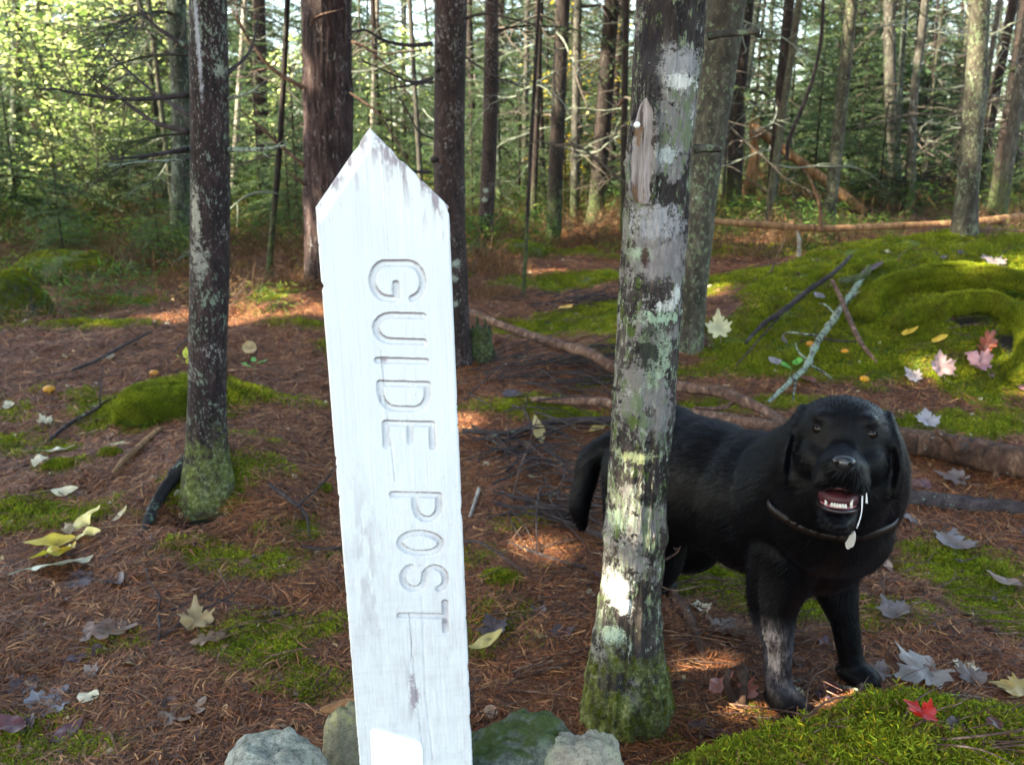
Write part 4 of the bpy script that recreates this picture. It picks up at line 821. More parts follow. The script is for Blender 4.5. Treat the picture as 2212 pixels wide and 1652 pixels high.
SEEN = {}
def between(px, what):
    k = max(i_ for i_ in range(len(LAND)) if LAND[i_][0] <= px); key = (what, k); n = SEEN.get(key, 0); SEEN[key] = n+1
    return '%s between %s and %s, %s' % (what, LAND[k][1], LAND[k+1][1] if k+1 < len(LAND) else 'edge', ORD[min(n, 11)])
LOOK = ['dark background trunk', 'pale grey background trunk', 'reddish background trunk', 'greenish background trunk', 'dark background trunk', 'lichened background trunk']
def far_tree(px, D, w_px, k, nd, nb, crown):
    d = ray(px, 400); x, y = d[0]/d[1]*D, D; b = np.array([x, y, gz(x, y)]); rt = root('spruce_tree', b, between(px, LOOK[k]), 'tree', SG)
    s = w_px/2/FPX*D/.075; q = link('trunk', TPL[k][0], rt); q.scale = (s, s, 1); q.rotation_euler = (rg.normal(0, .02), rg.normal(0.02, .03), rg.random()*6.28)
    if crown: link('crown', TPL[k][1], rt)
    for j in range(nd): attach('dead_branch', DEAD[rg.integers(0, 6)], rt, (0, 0, rg.uniform(.7, 3.6)), rg.random()*6.28, rg.uniform(.7, 1.5), rg.uniform(-.3, .3))
    for j in range(nb): attach('bough', BOUGH[rg.integers(0, 5)], rt, (0, 0, rg.uniform(1.2, 5)), rg.random()*6.28, rg.uniform(1.0, 2.0), rg.uniform(-.1, .25))
FT = sorted([(rg.uniform(8.5, 30), rg.uniform(-100, 2310)) for k in range(110)]+[(rg.uniform(7.5, 16), rg.uniform(1000, 2260)) for k in range(26)])
for D, px in FT:
    if px < 900 and D < 14 and rg.random() < .6: continue
    far_tree(px, D, (rg.uniform(55, 150) if px < 900 else rg.uniform(50, 210))/D*1.1, rg.integers(0, 6), 11 if D < 18 else 5, (2 if px > 900 else 4), False)
def fir(px, D, s, label, group, kind=0, zs=1.0, lean=0):
    d = ray(px, 400); x, y = d[0]/d[1]*D, D; b = np.array([x, y, gz(x, y)-.02]); rt = root('young_fir', b, label, 'tree', group); rt.scale = (s, s, s*zs); rt.rotation_euler = (0, lean, rg.random()*6.28)
    src = FIR if kind == 0 else FIRBIG; k = rg.integers(0, 3); link('foliage', src[k], rt); link('stem', FIRST[k], rt).scale = (1, 1, 1 if kind == 0 else 1.75)
for (px, D, s) in [(30, 8.2, .7), (270, 8.6, .5), (350, 9.8, .9), (60, 10.5, 1.3), (230, 11, 1.2), (560, 9.5, .9), (620, 8, .5), (470, 10.5, 1.2), (-60, 8, 1.2), (850, 9.5, .8), (880, 12, 1.3), (120, 6.6, .38), (330, 6.7, .33), (760, 12.5, 1.4)]:
    fir(px, D, s, between(px, 'young fir'), 'young firs of the undergrowth')
for (px, D, s) in [(640, 8.6, .75), (800, 9.0, .7), (430, 8.8, .7), (120, 9.2, .8), (1020, 8.8, .6), (1480, 8.4, .55), (1760, 10, .8), (1900, 9.6, .6), (2060, 10.5, .8), (1120, 9.5, .75), (1250, 10.5, .9), (1420, 9.6, .8), (1360, 12, 1.1), (1180, 13, 1.3), (1060, 11, .9), (1530, 11.5, .9), (1700, 13, 1.2), (1850, 12, .9), (1980, 14, 1.2), (2180, 12, 1.2), (2240, 9.5, .9), (1800, 16, 1.5)]:
    fir(px, D, s, between(px, 'young fir'), 'young firs of the undergrowth')
for D, px in sorted([(rg.uniform(13, 38), rg.uniform(-250, 2450)) for k in range(90)]):
    fir(px, D, rg.uniform(.8, 1.5), between(px, 'tall dense fir'), 'dense firs closing the wood', 1, rg.uniform(1.0, 1.6))
def shrub(px, D, s, label, me, group=None, z=0):
    d = ray(px, 400); x, y = d[0]/d[1]*D, D; rt = root('leafy_shrub', (x, y, gz(x, y)+z), label, 'shrub', group); rt.scale = (s,)*3; rt.rotation_euler = (0, 0, rg.random()*6.28); link('foliage', me, rt)
for (px, D, s) in [(150, 9.2, 1.1), (215, 9.8, 1.25), (260, 10.6, 1.3), (110, 11, 1.4), (330, 12, 1.4), (560, 12.5, 1.0), (850, 12, 1.0), (190, 8.4, .55)]:
    shrub(px, D, s, between(px, 'sunlit shrub'), SHRUB[int(px) % 2], 'sunlit leafy shrubs')
shrub(1225, 10.5, 1.05, 'shrub with small golden yellow leaves left of the near mossy trunk', SHRUBY); shrub(1370, 12.5, 1.2, 'shrub with golden yellow leaves seen beside the near mossy trunk', SHRUBY)
for (px, D, s) in [(1600, 14, 1.2), (2050, 15, 1.3), (2180, 13, 1.4), (1760, 17, 1.6), (1460, 15, 1.2), (1120, 16, 1.4)]:
    shrub(px, D, s, between(px, 'pale green shrub'), SHRUBR[int(px) % 2], 'leafy shrubs of the right background')
# low growth nobody could count: dead brush, seedling firs, brown grass
def brush_clump(seed, kind):
    r = np.random.default_rng(seed+7); mb = MB()
    if kind == 0:
        for k in range(26):
            p = np.append(r.normal(0, .13, 2), 0); d = unit(np.append(r.normal(0, .7, 2), .8)[None])[0]; l = r.uniform(.12, .5); c = np.array([(.09, .055, .04), (.14, .11, .09), (.16, .085, .045)])[r.integers(0, 3)]
            add_tube(mb, [p, p+d*l*.5+r.normal(0, .02, 3), p+d*l+r.normal(0, .05, 3)], [.0035, .001], 3, 6, col=c, cap=False)
    n = (120, 420, 260, 320)[kind]; pal = np.array([[(.10, .055, .03), (.16, .10, .05)], [(.035, .085, .018), (.07, .14, .025)], [(.20, .105, .045), (.12, .07, .035)], [(.06, .12, .02), (.15, .19, .03)]][kind])
    P = np.stack([r.normal(0, .15, n), r.normal(0, .15, n), r.uniform(0, (.22, .38, .03, .3)[kind], n)], 1); d = unit(r.normal(0, 1, (n, 3))*[1, 1, .5]+[0, 0, (.2, .25, 1.3, .3)[kind]]); L = r.uniform(.03, .09, n)*(2.0 if kind == 2 else 1)
    sd = unit(np.cross(d, r.normal(0, 1, (n, 3)))); v, q4, q3 = blades(P, P+d*L[:, None], sd, r.uniform(.003, .012, n)*(.4 if kind == 2 else 1)); n0 = mb.n; mb.add(v, q4, np.repeat(pal[r.integers(0, 2, n)]*r.uniform(.6, 1.3, (n, 1)), 5, 0)); mb.f[3].append(q3+n0)
    return mb.mesh('brush_clump', M['foliage'], smooth=False, color=True)
bc_ = [brush_clump(k, k % 4) for k in range(8)]
x, y, r = fan(5200, 5.2, 34, 40, 1.1); q_ = np.stack([x, y, 0*x], 1); nz_ = fbm(q_*.55+3, 3); dens = sstep(5.4, 8.5, r+np.where(x < 0, .6, -.8))*(.35+.65*sstep(-.2, .3, nz_)); keep = RNG.random(len(x)) < dens; x, y, r = x[keep], y[keep], r[keep]
kd = RNG.choice(4, len(x), p=[.50, .11, .27, .12])+4*RNG.integers(0, 2, len(x))
scatter('undergrowth', np.stack([x, y, ground(x, y)], 1), np.stack([0*x, 0*x, RNG.random(len(x))*6.28], 1), RNG.uniform(.4, 1.1, len(x))*(.62+.035*r), bc_, 'low undergrowth of dead brush, seedlings and brown grass between the far trunks', kd)
# unseen trees added to block the sun, on its side and beside the viewpoint
k = 0
for (x, y) in [(-4.6, -2.6), (-7.0, -2.8), (-9.2, -2), (-3.6, -.6), (-5.6, -.4), (-7.8, -.2), (-10, .4), (-4.2, 1.4), (-6.2, 1.8), (-8.4, 2.2), (-5.2, 3.4), (-7.4, 4.2), (-9.6, 4.6), (3.6, 1.0), (4.6, 3.2), (3.8, -1.4), (2.2, -2.2), (6, 5.2), (-2.4, -3.2)]:
    b = np.array([x, y, gz(x, y)]); rt = root('spruce_tree', b, 'tall unseen spruce added beside the view to shade the ground', 'tree', 'unseen spruces added for shade'); q = link('trunk', TPL[k % 6][0], rt); q.scale = (1.1, 1.1, 1)
    r3_ = np.random.default_rng(k+77); mb = MB()
    for cz, cr, nn in ((5.4, 1.9, 1700), (7.2, 1.7, 1500), (8.8, 1.2, 800)):
        v, f, c = leaf_cloud(nn, b+np.array([0, 0, cz]), cr, 1.1, .24, r3_); mb.add(v, f, c)
    link('crown', mb.mesh('crown', M['foliage'], b, smooth=False, color=True), rt); k += 1
#PART4
# ------------------------------------------------------------------ logs, fallen branches, sticks
def stick(name, pts, rr, mat, label, cat='branch', lift=.03, n=None, seg=10, rough=.15, twigs=(), seed=1, part='stem', group=None, knots=0):
    """pts: pixels on the ground (or explicit points); one thing with its stem and side branches"""
    def raised(px, py, h):
        p = gp(px, py); d = ray(px, py); return atD(px, py, p[1]-min(.6, h/(-d[2]/d[1]+.12)))
    P = [raised(p[0], p[1], lift if not np.ndim(lift) else lift[i_]) if len(p) == 2 else np.array(p) for i_, p in enumerate(pts)]
    rt = root(name, P[0], label, cat, group); mb = MB(); add_tube(mb, P, rr, seg, n or max(14, 12*len(P)), rough=rough, seed=seed)
    Q = resample(P, 40); rg2 = np.random.default_rng(seed)
    for k in range(knots):
        i_ = rg2.integers(2, 38); rm_ = float(np.interp(i_/39, np.linspace(0, 1, len(rr)), rr)); d = unit(rg2.normal(0, 1, (1, 3))+[0, 0, .8])[0]; add_tube(mb, [Q[i_], Q[i_]+d*rm_*1.5], [rm_*.5, rm_*.2], 6, 4, rough=.2, seed=k)
    link(part, mb.mesh(part, mat, P[0]), rt)
    for k, (tp, tr) in enumerate(twigs):
        T = [raised(p[0], p[1], p[2] if len(p) > 2 else .03) for p in tp]; mb = MB(); add_tube(mb, T, tr, 6, 16, rough=.2, seed=seed+k); link('twig', mb.mesh('twig', mat, P[0]), rt)
    return rt
stick('fallen_branch', [(960, 648), (1010, 672), (1110, 712), (1200, 742), (1270, 762), (1330, 795), (1400, 818), (1470, 835), (1560, 850), (1640, 880), (1700, 922)], [.020, .020, .022, .023, .022, .024, .022, .022, .023, .020, .018], M['wood_stick'], 'long bare brown branch running from behind the post to the dog head', lift=[.10, .12, .13, .13, .12, .12, .10, .10, .11, .12, .12], seg=14, n=120, rough=.2, knots=9,
      twigs=[([(1600, 858, .1), (1560, 882, .08), (1500, 880, .07)], [.012, .009, .005])])
stick('fallen_branch', [(1148, 862), (1210, 866), (1290, 868), (1360, 880), (1440, 890), (1500, 895), (1580, 908), (1690, 925)], [.012, .014, .018, .02, .021, .020, .022, .02], M['wood_stick'], 'shorter brown branch lying just below the long one, its end over the dog back', lift=[.04, .06, .08, .08, .08, .09, .1, .11], seg=12, n=80, rough=.22, seed=4, knots=5)
stick('fallen_branch', [(1000, 930), (1100, 935), (1180, 912), (1300, 908), (1380, 905)], [.010, .012, .013, .016, .014], M['dark_stick'], 'dark thin branch lowest of the three left of the near mossy trunk', lift=.05, seed=6, rough=.2)
stick('log', [(1850, 925), (1940, 948), (2030, 962), (2110, 980), (2212, 1004), (2330, 1030)], [.040, .046, .050, .054, .056, .055], M['wood_log'], 'thick brown log with a broken knot emerging right of the dog head', 'log', lift=.05, seg=24, n=90, rough=.10, seed=9, twigs=[([(2080, 975, .09), (2055, 950, .12), (2020, 930, .15)], [.024, .017, .010]), ([(2085, 970, .09), (2070, 942, .13)], [.02, .009])], knots=4)
stick('log', [(1880, 1068), (1960, 1076), (2060, 1088), (2160, 1098), (2300, 1120)], [.024, .030, .032, .032, .03], M['dark_stick'], 'darker sunken log below the thick brown log at right', 'log', lift=.012, seg=16, n=60, seed=12)
D8 = gp(1585, 478)[1]
stick('log', [tuple(atD(1500, 474, 5.9)), tuple(atD(1620, 484, 5.95)), tuple(atD(1780, 494, 6.0)), tuple(atD(1900, 489, 6.1)), tuple(atD(2050, 484, 6.2)), tuple(atD(2212, 470, 6.3)), tuple(atD(2330, 462, 6.4))], [.018, .024, .024, .023, .026, .034, .036], M['wood_orange'], 'long barkless orange pole lying behind the crest of the mossy rise', 'log', seg=14, n=80, rough=.05, seed=14, knots=4)
stick('fallen_branch', [(1625, 487, .06), (1700, 483, .1)], [.02, .01], M['wood_bare'], 'short bare stick beside the long orange pole') if False else None
stick('fallen_branch', [(1795, 470), (1850, 472), (1960, 478), (2060, 478)], [.03, .04, .045, .03], M['wood_log'], 'decayed brown log lying among the trunks behind the orange pole', 'log', lift=.04, seed=15)
p0, p1_ = atD(1773, 498, 5.9), atD(1735, 365, 5.7)
stick('dead_stem', [tuple(p0), tuple(atD(1770, 440, 5.85)), tuple(atD(1750, 390, 5.8)), tuple(p1_)], [.014, .012, .008, .003], M['wood_bare'], 'thin tan upright stick standing on the orange pole', lift=0)
stick('dead_stem', [tuple(atD(1725, 553, 4.9)), tuple(atD(1726, 520, 4.88)), tuple(atD(1722, 498, 4.87))], [.012, .011, .003], M['bark_birch'], 'short white splintered stick standing at the left foot of the mossy rise', lift=0)
stick('dead_stem', [tuple(atD(1665, 590, 4.6)), tuple(atD(1680, 550, 4.6)), tuple(atD(1697, 515, 4.6))], [.005, .004, .003], M['wood_stick'], 'slim tan twig leaning beside the white splintered stick', lift=0)
# bent dark branch hanging in front of the right background
stick('dead_stem', [tuple(atD(1700, 345, 5.3)), tuple(atD(1705, 300, 5.2)), tuple(atD(1740, 215, 5.1)), tuple(atD(1768, 120, 5.0)), tuple(atD(1778, 0, 4.9)), tuple(atD(1770, -200, 4.8))], [.012, .013, .012, .010, .009, .006], M['dark_stick'], 'dark whip like stem bending over the broken leaning tree', lift=0)
lich = [(1868, 592), (1835, 640), (1800, 690), (1765, 740), (1742, 790), (1700, 830), (1660, 868)]
stick('lichened_branch', lich, [.012, .014, .015, .014, .013, .011, .006], M['lichen_stick'], 'pale green lichen crusted branch lying down the mossy rise', lift=.055, rough=.45, seg=10, n=90, seed=21,
      twigs=[([(1805, 680, .05), (1785, 660, .07), (1770, 655, .06)], [.006, .005, .003]), ([(1775, 725, .05), (1740, 722, .07), (1705, 718, .06), (1690, 725, .05)], [.007, .006, .005, .003]), ([(1745, 785, .05), (1780, 805, .05), (1800, 822, .04)], [.006, .005, .003]), ([(1720, 815, .05), (1715, 850, .03), (1712, 870, .02)], [.005, .004, .002]), ([(1835, 640, .05), (1860, 628, .07)], [.006, .003]), ([(1742, 775, .05), (1725, 760, .07), (1718, 740, .07)], [.005, .004, .002])])
stick('fallen_branch', [(1838, 552), (1800, 590), (1745, 628), (1700, 665), (1650, 700), (1610, 740)], [.008, .012, .014, .013, .012, .006], M['dark_stick'], 'dark branch slanting down the mossy rise left of the lichened branch', lift=.04, rough=.3, seed=22, twigs=[([(1700, 665, .04), (1660, 710, .03), (1590, 790, .02)], [.006, .005, .003])])
stick('fallen_branch', [(1797, 605), (1815, 640), (1835, 690), (1860, 740), (1893, 782)], [.009, .010, .012, .010, .005], M['wood_stick'], 'brown branch crossing over the lichened branch and pointing down right', lift=.075, rough=.25, seed=23)
stick('fallen_branch', [(1745, 722), (1800, 735), (1850, 738)], [.005, .005, .003], M['dark_stick'], 'short dark twig touching the middle of the lichened branch', lift=.03)
stick('bark_strip', [(1815, 607), (1850, 600), (1872, 590), (1876, 575)], [.016, .014, .014, .010], M['bark_grey'], 'curled strip of pinkish bark at the upper end of the lichened branch', 'bark', lift=.08, rough=.5, seed=24)
stick('fallen_stick', [(108, 950), (150, 915), (205, 885), (222, 870)], [.006, .008, .007, .004], M['dark_stick'], 'dark curved twig left of the moss cushion', lift=.02, twigs=[([(215, 878, .03), (218, 830, .09), (222, 790, .13)], [.004, .003, .002]), ([(222, 870, .02), (270, 845, .05), (300, 820, .08)], [.004, .003, .002])])
stick('fallen_stick', [(345, 925), (300, 965), (262, 1000), (245, 1020)], [.010, .011, .010, .004], M['wood_orange'], 'split reddish brown stick pointing down left below the moss cushion', lift=.04, rough=.3)
stick('fallen_stick', [(155, 800), (210, 778), (270, 745), (330, 715)], [.006, .008, .007, .004], M['dark_stick'], 'dark twig lying in the needles above the two orange mushrooms', lift=.03)
stick('fallen_stick', [(410, 690), (430, 705), (375, 760)], [.005, .006, .004], M['dark_stick'], 'thin dark twig ending at the left side of the spruce trunk', lift=.04)
stick('fallen_stick', [(318, 1322), (380, 1315), (430, 1292), (500, 1303), (560, 1312)], [.003, .004, .004, .005, .003], M['dark_stick'], 'lichened twig with side shoots in the left foreground', lift=.015, twigs=[([(430, 1292, .02), (460, 1270, .03), (490, 1240, .04)], [.003, .0025, .001]), ([(340, 1320, .02), (345, 1290, .03), (320, 1250, .06), (318, 1225, .07)], [.003, .003, .002, .001]), ([(350, 1375, .01), (420, 1325, .03), (500, 1285, .05), (530, 1245, .06)], [.003, .003, .002, .001]), ([(342, 1330, .02), (345, 1370, .015), (325, 1425, .01)], [.004, .0045, .003])])
mb = MB(); rgl = np.random.default_rng(3); p0 = gp(345, 1320)
stick('fallen_stick', [(490, 1362), (570, 1342), (640, 1325), (690, 1315)], [.003, .004, .004, .002], M['dark_stick'], 'dark straight twig right of the crumpled tan leaf', lift=.012)
stick('fallen_stick', [(760, 1180), (700, 1186), (650, 1180)], [.004, .005, .003], M['dark_stick'], 'dark twig touching the left edge of the post', lift=.02)
stick('fallen_stick', [(580, 1045), (620, 1075), (660, 1110), (668, 1160)], [.005, .006, .005, .002], M['dark_stick'], 'dark bent twig between spruce and post', lift=.03, twigs=[([(640, 1095, .03), (700, 1040, .05), (735, 990, .06)], [.004, .003, .002])])
stick('fallen_stick', [(1680, 1475), (1760, 1470), (1850, 1490), (1950, 1503), (2050, 1502), (2150, 1512), (2240, 1520)], [.004, .005, .006, .006, .0055, .005, .003], M['lichen_stick'], 'long thin grey stick on the ground passing under the dog paw', lift=.012, n=80, rough=.25, twigs=[([(2010, 1500, .01), (2016, 1530, .02)], [.003, .0015])])
stick('fallen_stick', [(1370, 1010), (1300, 1130)], [.01, .01], M['dark_stick'], '', lift=.02) if False else None
stick('fallen_stick', [(1095, 1170), (1160, 1195), (1220, 1215), (1265, 1225)], [.004, .006, .006, .004], M['dark_stick'], 'dark stick on the needles left of the dog hind leg', lift=.02, seed=31)
stick('fallen_stick', [(1440, 1270), (1480, 1320), (1500, 1370), (1520, 1420)], [.012, .014, .012, .007], M['wood_log'], 'brown mossy stick on the ground beneath the dog belly', lift=.02, seed=32)
stick('fallen_stick', [(1035, 1055), (1015, 1115)], [.006, .005], M['bark_birch'], 'small black and white birch twig just right of the post', lift=.03)
stick('fallen_stick', [(1290, 1600), (1340, 1560), (1375, 1535)], [.005, .007, .005], M['dark_stick'], 'dark stick under the foot of the near mossy trunk', lift=.012)
stick('broken_root', [(1600, 1535, ), (1601, 1500), (1603, 1440)], [.016, .013, .011], M['wood_log'], 'upright weathered broken root in front of the dog at its right foot', 'root', lift=[.0, .04, .05], seed=35, rough=.3, twigs=[([(1598, 1530, .01), (1570, 1480, .05), (1575, 1445, .06)], [.010, .007, .005]), ([(1600, 1530, .01), (1560, 1545, .01), (1530, 1550, 0)], [.009, .007, .004])])
stick('fallen_stick', [(240, 1585), (252, 1620), (268, 1650)], [.0025, .003, .0025], M['wood_bare'], 'short straight tan twig at the bottom left', lift=.02)
stick('fallen_stick', [(1105, 1085), (1120, 1020), (1140, 965), (1160, 905)], [.003, .0035, .003, .002], M['wood_stick'], 'pale thin twig standing out of the twig pile', lift=[.02, .06, .09, .13])
stick('pine_twig', [(2100, 1530), (2102, 1500)], [.004, .003], M['wood_stick'], 'tan stub sticking up behind the front moss mound', 'twig', lift=[.0, .03])
# two piles of twigs: nobody could count them
def twigpile(name, label, areas, n, mat, lmin, lmax, r, hmax, seed, zflat=.35):
    rg2 = np.random.default_rng(seed); mb = MB()
    for k in range(n):
        cx, cy, sx, sy, dx = areas[rg2.integers(0, len(areas))]; p = gp(rg2.normal(cx, sx), rg2.normal(cy, sy)); a = dx+rg2.normal(0, .5); l = rg2.uniform(lmin, lmax)
        d = np.array([math.cos(a), math.sin(a)*1.0, rg2.normal(0, .12)]); q = p+np.array([0, 0, rg2.uniform(.005, hmax)]); e = q+d*l; m = (q+e)/2+rg2.normal(0, .05*l, 3)+[0, 0, .04*l]
        e[2] = max(e[2]-.05*l, gz(e[0], e[1])); rr = r*rg2.uniform(.5, 1.5); add_tube(mb, [q, m, e], [rr, rr*.8, rr*.3], 5, 9, rough=.2, seed=k, cap=False)
    return tag(link(name, mb.mesh(name, mat)), label, None, None, 'stuff')
twigpile('twig_pile', 'tangle of brown dead twigs heaped between the post and the near mossy trunk', [(1120, 960, 60, 50, -.8), (1190, 1040, 40, 40, -1.1), (1060, 1010, 40, 40, .3), (1150, 1110, 60, 30, -.6)], 120, M['dark_stick'], .15, .5, .0035, .07, 1)
twigpile('brushwood', 'low grey brown brushwood lying along under the long bare branch', [(1120, 800, 70, 16, .05), (1230, 800, 60, 14, .1), (1040, 820, 30, 20, .3), (1180, 840, 80, 8, 0)], 150, M['dark_stick'], .2, .6, .0026, .05, 2)
twigpile('root_tangle', 'dark tangle of upturned roots and sticks among the far trunks at right', [(1940, 440, 40, 12, 1.2), (1990, 445, 40, 10, .6)], 130, M['bark_dark'], .3, .8, .009, .35, 3)
twigpile('fine_twigs', 'fine dead twigs scattered all over the needle litter', [(300, 1200, 260, 220, .2), (350, 800, 280, 120, .3), (1150, 1350, 120, 120, .2), (1950, 1300, 220, 150, .2), (1500, 1350, 120, 120, 0), (1750, 700, 250, 120, .5), (2050, 640, 140, 90, .2), (1950, 1600, 200, 30, .1), (1200, 600, 150, 80, .2)], 1000, M['wood_stick'], .05, .30, .0015, .02, 4)
twigpile('lichen_twigs', 'grey green lichened brush lying across the far moss slope', [(1200, 665, 50, 8, .1), (1270, 655, 40, 8, .3)], 60, M['dark_stick'], .1, .35, .0035, .05, 6)
# ------------------------------------------------------------------ moss humps, boulders, stumps
def lump(name, mat, c, rad, seed, rough=.18, sub=4, freq=1.6, flat=0.0):
    import bmesh
    bm2 = bmesh.new(); bmesh.ops.create_icosphere(bm2, subdivisions=sub, radius=1); v = np.array([x.co[:] for x in bm2.verts]); f = np.array([[x.index for x in q.verts] for q in bm2.faces]); bm2.free()
    n = fbm(v*freq+seed*7.1, 4)+(.10*fbm(v*9+seed, 5) if sub > 4 else 0); v = v*(1+rough*n)[:, None]
    if flat: q = (np.abs(v)**(2+flat*4)).sum(1)**(1/(2+flat*4)); v = v/q[:, None]*np.linalg.norm(v, axis=1)[:, None]
    v = v*np.array(rad)[None]; return mesh_np(name, v, f, mat)
def stone_mat(name, a, b, c, lich, mossy=0.0):
    g = NT(name, .8, .3); v = g.co(); n1 = g.noise(v, 14, 7, .75); n2 = g.noise(v, 75, 6, .8); n3 = g.noise(v, 260, 3, .8)
    k = g.ramp(n2, [(.3, a), (.5, b), (.7, c)]); k = g.mix(g.ramp(g.math('ADD', n1, g.math('MULTIPLY', g.math('SUBTRACT', n2, .5), .5)), [(.48, 0.), (.58, .85)]), k, lich); k = g.mix(g.ramp(n3, [(.55, 0.), (.65, .5)]), k, (.03, .03, .028))
    if mossy:
        nn = g.n('ShaderNodeNewGeometry'); z = g.n('ShaderNodeSeparateXYZ'); g.l(nn.outputs['Normal'], z.inputs[0]); f = g.ramp(g.math('ADD', g.math('MULTIPLY', z.outputs[2], .5), g.noise(v, 16, 5, .7)), [(.75, 0.), (.95, mossy)])
        k = g.mix(f, k, g.mix(g.noise(v, 90, 3), (.02, .04, .008), (.09, .13, .02)))
    g.col(k); g.bump(g.math('ADD', n2, g.math('MULTIPLY', n1, .8)), 1.0, .012); return g.m
M['stone_pale'] = stone_mat('stone_pale', (.14, .155, .14), (.34, .36, .33), (.58, .60, .55), (.42, .48, .44), .25)
M['stone_yellow'] = stone_mat('stone_yellow', (.20, .19, .13), (.38, .36, .25), (.55, .52, .38), (.52, .50, .22), .5)
M['stone_dark'] = stone_mat('stone_dark', (.04, .05, .04), (.11, .13, .105), (.28, .32, .27), (.13, .19, .12), .95)
M['stone_tan'] = stone_mat('stone_tan', (.22, .20, .16), (.38, .35, .28), (.52, .48, .40), (.40, .42, .30), .15)
M['stone_mossy'] = stone_mat('stone_mossy', (.02, .02, .016), (.05, .05, .035), (.12, .12, .09), (.10, .13, .06), 1.0)
def stone(px, py, wpx, hm, D, mat, label, seed, dr=.8, rz=0, flat=.08, sub=6):
    p = atD(px, py, D); s = wpx/2/FPX*depth_of(p); o = link('cairn_stone', lump('stone', mat, None, (s, s*dr, hm), seed, .17, sub, 1.5, flat)); o.location = (p[0], p[1]+s*dr*.3, p[2]-hm*.93); o.rotation_euler = (0, 0, rz)
    return tag(o, label, 'stone')
stone(580, 1622, 240, .085, .955, M['stone_pale'], 'pale grey rounded cairn stone left of the post foot', 2, .75, .15)
stone(745, 1560, 135, .13, 1.07, M['stone_yellow'], 'yellow lichened cairn stone wedged behind the left edge of the post', 5, .9)
stone(1136, 1588, 330, .12, 1.05, M['stone_dark'], 'dark mossy cairn stone right of the post', 7, .6, -.1)
stone(1268, 1608, 190, .10, 1.03, M['stone_tan'], 'pale tan cairn stone at the right end of the cairn', 11, .8)
for k, (x, y, s) in enumerate([(-.33, .88, .10), (-.12, .80, .11), (.05, .86, .10), (.16, .98, .09), (-.24, 1.12, .10)]):
    o = link('cairn_stone', lump('stone', M['stone_pale' if k % 2 else 'stone_dark'], None, (s, s*.8, s*.7), 20+k, .12, 4, 1.2)); o.location = (x, y, gz(x, y)+.0)
    tag(o, 'lower grey cairn stone hidden under the upper cairn stones at the post foot', 'stone', 'lower cairn stones')
stick('wood_chip', [tuple(atD(695, 1532, 1.13)), tuple(atD(730, 1527, 1.12)), tuple(atD(775, 1522, 1.11))], [.004, .009, .010], M['wood_orange'], 'orange split wood piece lying on the yellow lichened cairn stone', 'wood', lift=0, rough=.35)
def hump_moss(name, px, py, rx, ry, rz, label, seed, cat='moss', n=260, mat=None, sc=1.0, below=.5, thick=True):
    p = gp(px, py); me = lump('mound', mat or M['ground_moss'], None, (rx, ry, rz), seed, .12, 4, 1.3); o = link(name, me); o.location = (p[0], p[1], p[2]+rz*(1-2*below)*.5)
    tag(o, label, cat)
    v = np.empty(len(me.vertices)*3, np.float32); me.vertices.foreach_get('co', v); v = v.reshape(-1, 3); nn = np.empty(len(me.vertices)*3, np.float32); me.vertex_normals.foreach_get('vector', nn); nn = nn.reshape(-1, 3)
    ok = np.nonzero(nn[:, 2] > -.15)[0]; pick = RNG.choice(ok, n); 
    if thick: HM.append((v[pick]+np.array(o.location)[None], nn[pick], np.full(n, sc)))
    return o
g = NT('ground_moss', .9, .1); c = g.ramp(g.noise(g.co(), 70, 6, .75), [(.3, (.010, .018, .003)), (.55, (.040, .070, .008)), (.75, (.09, .13, .015))]); g.col(c); g.bump(g.noise(g.co(), 90, 5, .7), .8, .01); M['ground_moss'] = g.m
HM = []
hump_moss('moss_cushion', 345, 885, .19, .15, .10, 'rounded bright green moss cushion left of the foreground spruce', 2, n=1100)
hump_moss('moss_tuft', 132, 1012, .055, .035, .022, 'small bright moss tuft among cream leaves at left', 3, n=90)
hump_moss('moss_tuft', 1085, 1258, .05, .035, .022, 'bright moss tuft right of the lower post', 4, n=80)
hump_moss('moss_tuft', 702, 1065, .02, .02, .012, 'tiny bright moss tuft touching the left side of the post', 5, n=25)
hump_moss('moss_tuft', 238, 987, .035, .025, .02, 'small dark green moss tuft above the split reddish stick', 6, n=60)
hump_moss('mossy_stump', 35, 690, .20, .22, .30, 'moss draped dark stump at the left edge', 8, 'stump', 650, M['stone_mossy'], below=.6)
hump_moss('mossy_boulder', 150, 600, .42, .30, .17, 'flat moss covered boulder behind the mossy stump at left', 9, 'boulder', 350, M['stone_mossy'], 1.6)
hump_moss('mossy_boulder', 1110, 548, .26, .2, .11, 'small mossy boulder beside the slim reddish trunk', 10, 'boulder', 160, M['stone_mossy'], 1.5)
hump_moss('mossy_boulder', 1030, 555, .15, .15, .12, 'dark boulder on the left of the slim reddish trunk', 12, 'boulder', 0, M['stone_mossy'])
hump_moss('mossy_boulder', 1650, 495, .22, .16, .09, 'moss hump behind the orange pole', 13, 'boulder', 150, sc=1.6)
hump_moss('mossy_boulder', 2190, 385, .6, .4, .22, 'mossy boulder far back at the right edge', 14, 'boulder', 0, M['stone_mossy'])
